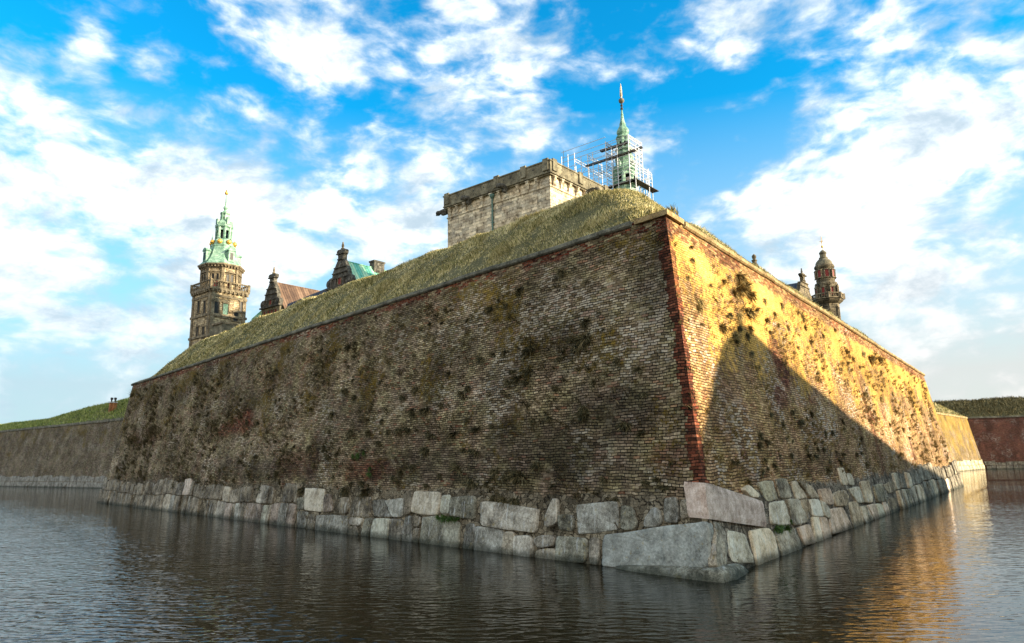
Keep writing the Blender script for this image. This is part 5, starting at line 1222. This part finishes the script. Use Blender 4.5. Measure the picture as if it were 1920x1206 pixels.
# --- right tower
Zr = lambda x, y: (1460+x/6.7, 440+y/6.7); Yr = lambda y: 440+y/6.7; Wr = lambda w: w/6.7
ax = Axis(Zr(581, 500)[0], Yr(500), 128.); zz = ax.z
rt = thing('castle_tower', (ax.x, ax.y, GB), 'round domed sandstone stair tower at the right, cross on its cupola', 'tower')
def pr(l): return ax.prof([(Yr(y), Wr(w)) for y, w in l], .94)
mb = MB(); mb.lathe(ax.x, ax.y, [(GB, ax.r(Wr(262), Yr(900))), (zz(Yr(870)), ax.r(Wr(262), Yr(870)))], 8, -17.5); mb.build('wall', M['turret'], rt)
mb = MB(); mb.lathe(ax.x, ax.y, pr([(890, 262), (870, 330), (850, 380), (838, 392), (828, 392)]), 8, -17.5); mb.build('balcony', M['turret'], rt)
rb_ = ax.r(Wr(376), Yr(800)); pts = [AXp for AXp in (Vector((ax.x+rb_*math.cos(R_(-17.5+45*k)), ax.y+rb_*math.sin(R_(-17.5+45*k)), 0)) for k in range(8))]
balustrade(ax, pts, zz(Yr(828)), zz(Yr(762))-zz(Yr(828)), rt, sp=.4)
mb = MB(); mb.lathe(ax.x, ax.y, pr([(828, 262), (652, 258)]), 24); mb.build('lower_drum', M['turret'], rt)
for k, c, nn, tt in faces8(ax, ax.r(Wr(262), Yr(700))):
    if nn.y > .3: continue
    for s in (-1, 1):
        mb = MB(); q = c+tt*s*.42+nn*.06; mb.lathe(q.x, q.y, [(zz(Yr(790)), .16), (zz(Yr(780)), .12), (zz(Yr(680)), .10), (zz(Yr(668)), .17)], 8); mb.build('column', M['turret'], rt)
    window(rt, Vector((c.x, c.y, zz(Yr(735)))), nn, tt, .45, 1.5, M['redwood'], ped=True)
mb = MB(); mb.lathe(ax.x, ax.y, pr([(662, 262), (650, 276), (632, 284), (618, 276), (612, 240)]), 24); mb.build('cornice', M['turret'], rt)
mb = MB(); mb.lathe(ax.x, ax.y, pr([(614, 232), (590, 226), (440, 220)]), 28); mb.build('upper_drum', M['turret'], rt)
mb = MB(); mb.lathe(ax.x, ax.y, pr([(590, 231), (576, 236), (562, 229)]), 28); mb.lathe(ax.x, ax.y, pr([(442, 224), (425, 250), (408, 254), (396, 240), (384, 214)]), 28); mb.build('cornice', M['turret'], rt)
for k in range(8):
    t = R_(-90-12+45*k); nn = Vector((math.cos(t), math.sin(t), 0)); tt = Vector((-nn.y, nn.x, 0)); c = AXq = Vector((ax.x, ax.y, zz(Yr(508))))+nn*ax.r(Wr(222), Yr(508))
    if nn.y < .3: window(rt, c, nn, tt, .62, 1.35, M['redwood'])
mb = MB(); mb.lathe(ax.x, ax.y, pr([(388, 218), (368, 212), (345, 192), (322, 150), (305, 104), (296, 84)]), 24); mb.build('dome', M['sand_dark'], rt, smooth=False)
mb = MB(); mb.lathe(ax.x, ax.y, pr([(302, 112), (292, 112), (288, 84), (246, 82), (240, 98), (232, 96), (224, 86), (210, 60), (200, 34), (194, 14)]), 16); mb.build('cupola', M['sand_dark'], rt)
mb = MB(); mb.ball((ax.x, ax.y, zz(Yr(152))), .22); mb.tube((ax.x, ax.y, zz(Yr(198))), (ax.x, ax.y, zz(Yr(25))), .05, 6); mb.box((ax.x, ax.y, zz(Yr(85))), E1*.34, E2*.04, .05); mb.ball((ax.x, ax.y, zz(Yr(100))), .1); mb.build('cross', M['gold'], rt)
c = AXq
mb = MB(); p = onplane(*Zr(752, 975), Vector((ax.x, ax.y, 0))+N2*ax.r(Wr(262), Yr(900))*OCT, N2); window(rt, p, N2, E2, .6, 1.9, M['dark'])

# --- gable seen from the side next to it, and the tip of another further left
ga = at(*Zr(292, 505), 120.); sg = thing('castle_wing', (ga.x, ga.y, GB), 'ochre stepped gable seen sideways with dark roof, left of the domed tower', 'building')
def pl2(x, y): p = onplane(*Zr(x, y), ga, N2); return ((p-ga).dot(E2), p.z-ga.z)
hl = []
for (xr_, y) in ((308, 500), (322, 530), (306, 545), (310, 590), (330, 620), (345, 632), (350, 655), (362, 690), (372, 735), (392, 790), (400, 800)):
    u_, v_ = pl2(xr_, y); hl.append((u_, v_))
u0 = 0.; hl[-1] = (hl[-1][0], GB-ga.z+.5); poly = hl+[(2*u0-u, v) for u, v in reversed(hl)]
mb = MB(); mb.extrude(poly, ga, E2, UP, N2, -.3, .3); mb.build('gable', M['turret'], sg)
mb = MB()
for u, v in hl[1:9:2]: mb.box(ga+UP*v+N2*.35, E2*abs(u)*.95, N2*.12, .08)
mb.build('ornament', M['turret'], sg)
mb = MB(); mb.lathe(ga.x, ga.y, [(ga.z-.1, .22), (ga.z+.1, .28), (ga.z+.3, .12), (ga.z+.55, .2), (ga.z+.9, .1), (ga.z+1.0, .13), (ga.z+1.2, .03)], 8); mb.build('finial', M['gable'], sg)
zr_ = pl2(255, 570)[1]; a = ga+UP*zr_-N2*.2; b = a-N2*16; mb = MB()
for s in (-1, 1):
    vs = [a, b, b+E2*s*4.6-UP*7, a+E2*s*4.6-UP*7]; mb.add(vs+[v-UP*.12 for v in vs], [(0, 1, 2, 3), (7, 6, 5, 4), (0, 3, 7, 4), (1, 0, 4, 5), (2, 1, 5, 6), (3, 2, 6, 7)])
mb.build('roof', M['roofdark'], sg)
fa = at(1414, 485, 112.); fp = thing('stone_finial', (fa.x, fa.y, GB), 'lone carved stone finial peeping over the bank above the right coping', 'finial')
s_ = fa.y/FPX; mb = MB(); mb.lathe(fa.x, fa.y, [(GB, .7), (fa.z-1.4, .7), (fa.z-1.0, .5), (fa.z-.6, .34), (fa.z-.3, .5), (fa.z-.15, .2), (fa.z+.1, .34), (fa.z+.4, .38), (fa.z+.62, .2), (fa.z+.75, .05)], 8); mb.build('finial', M['turret'], fp)
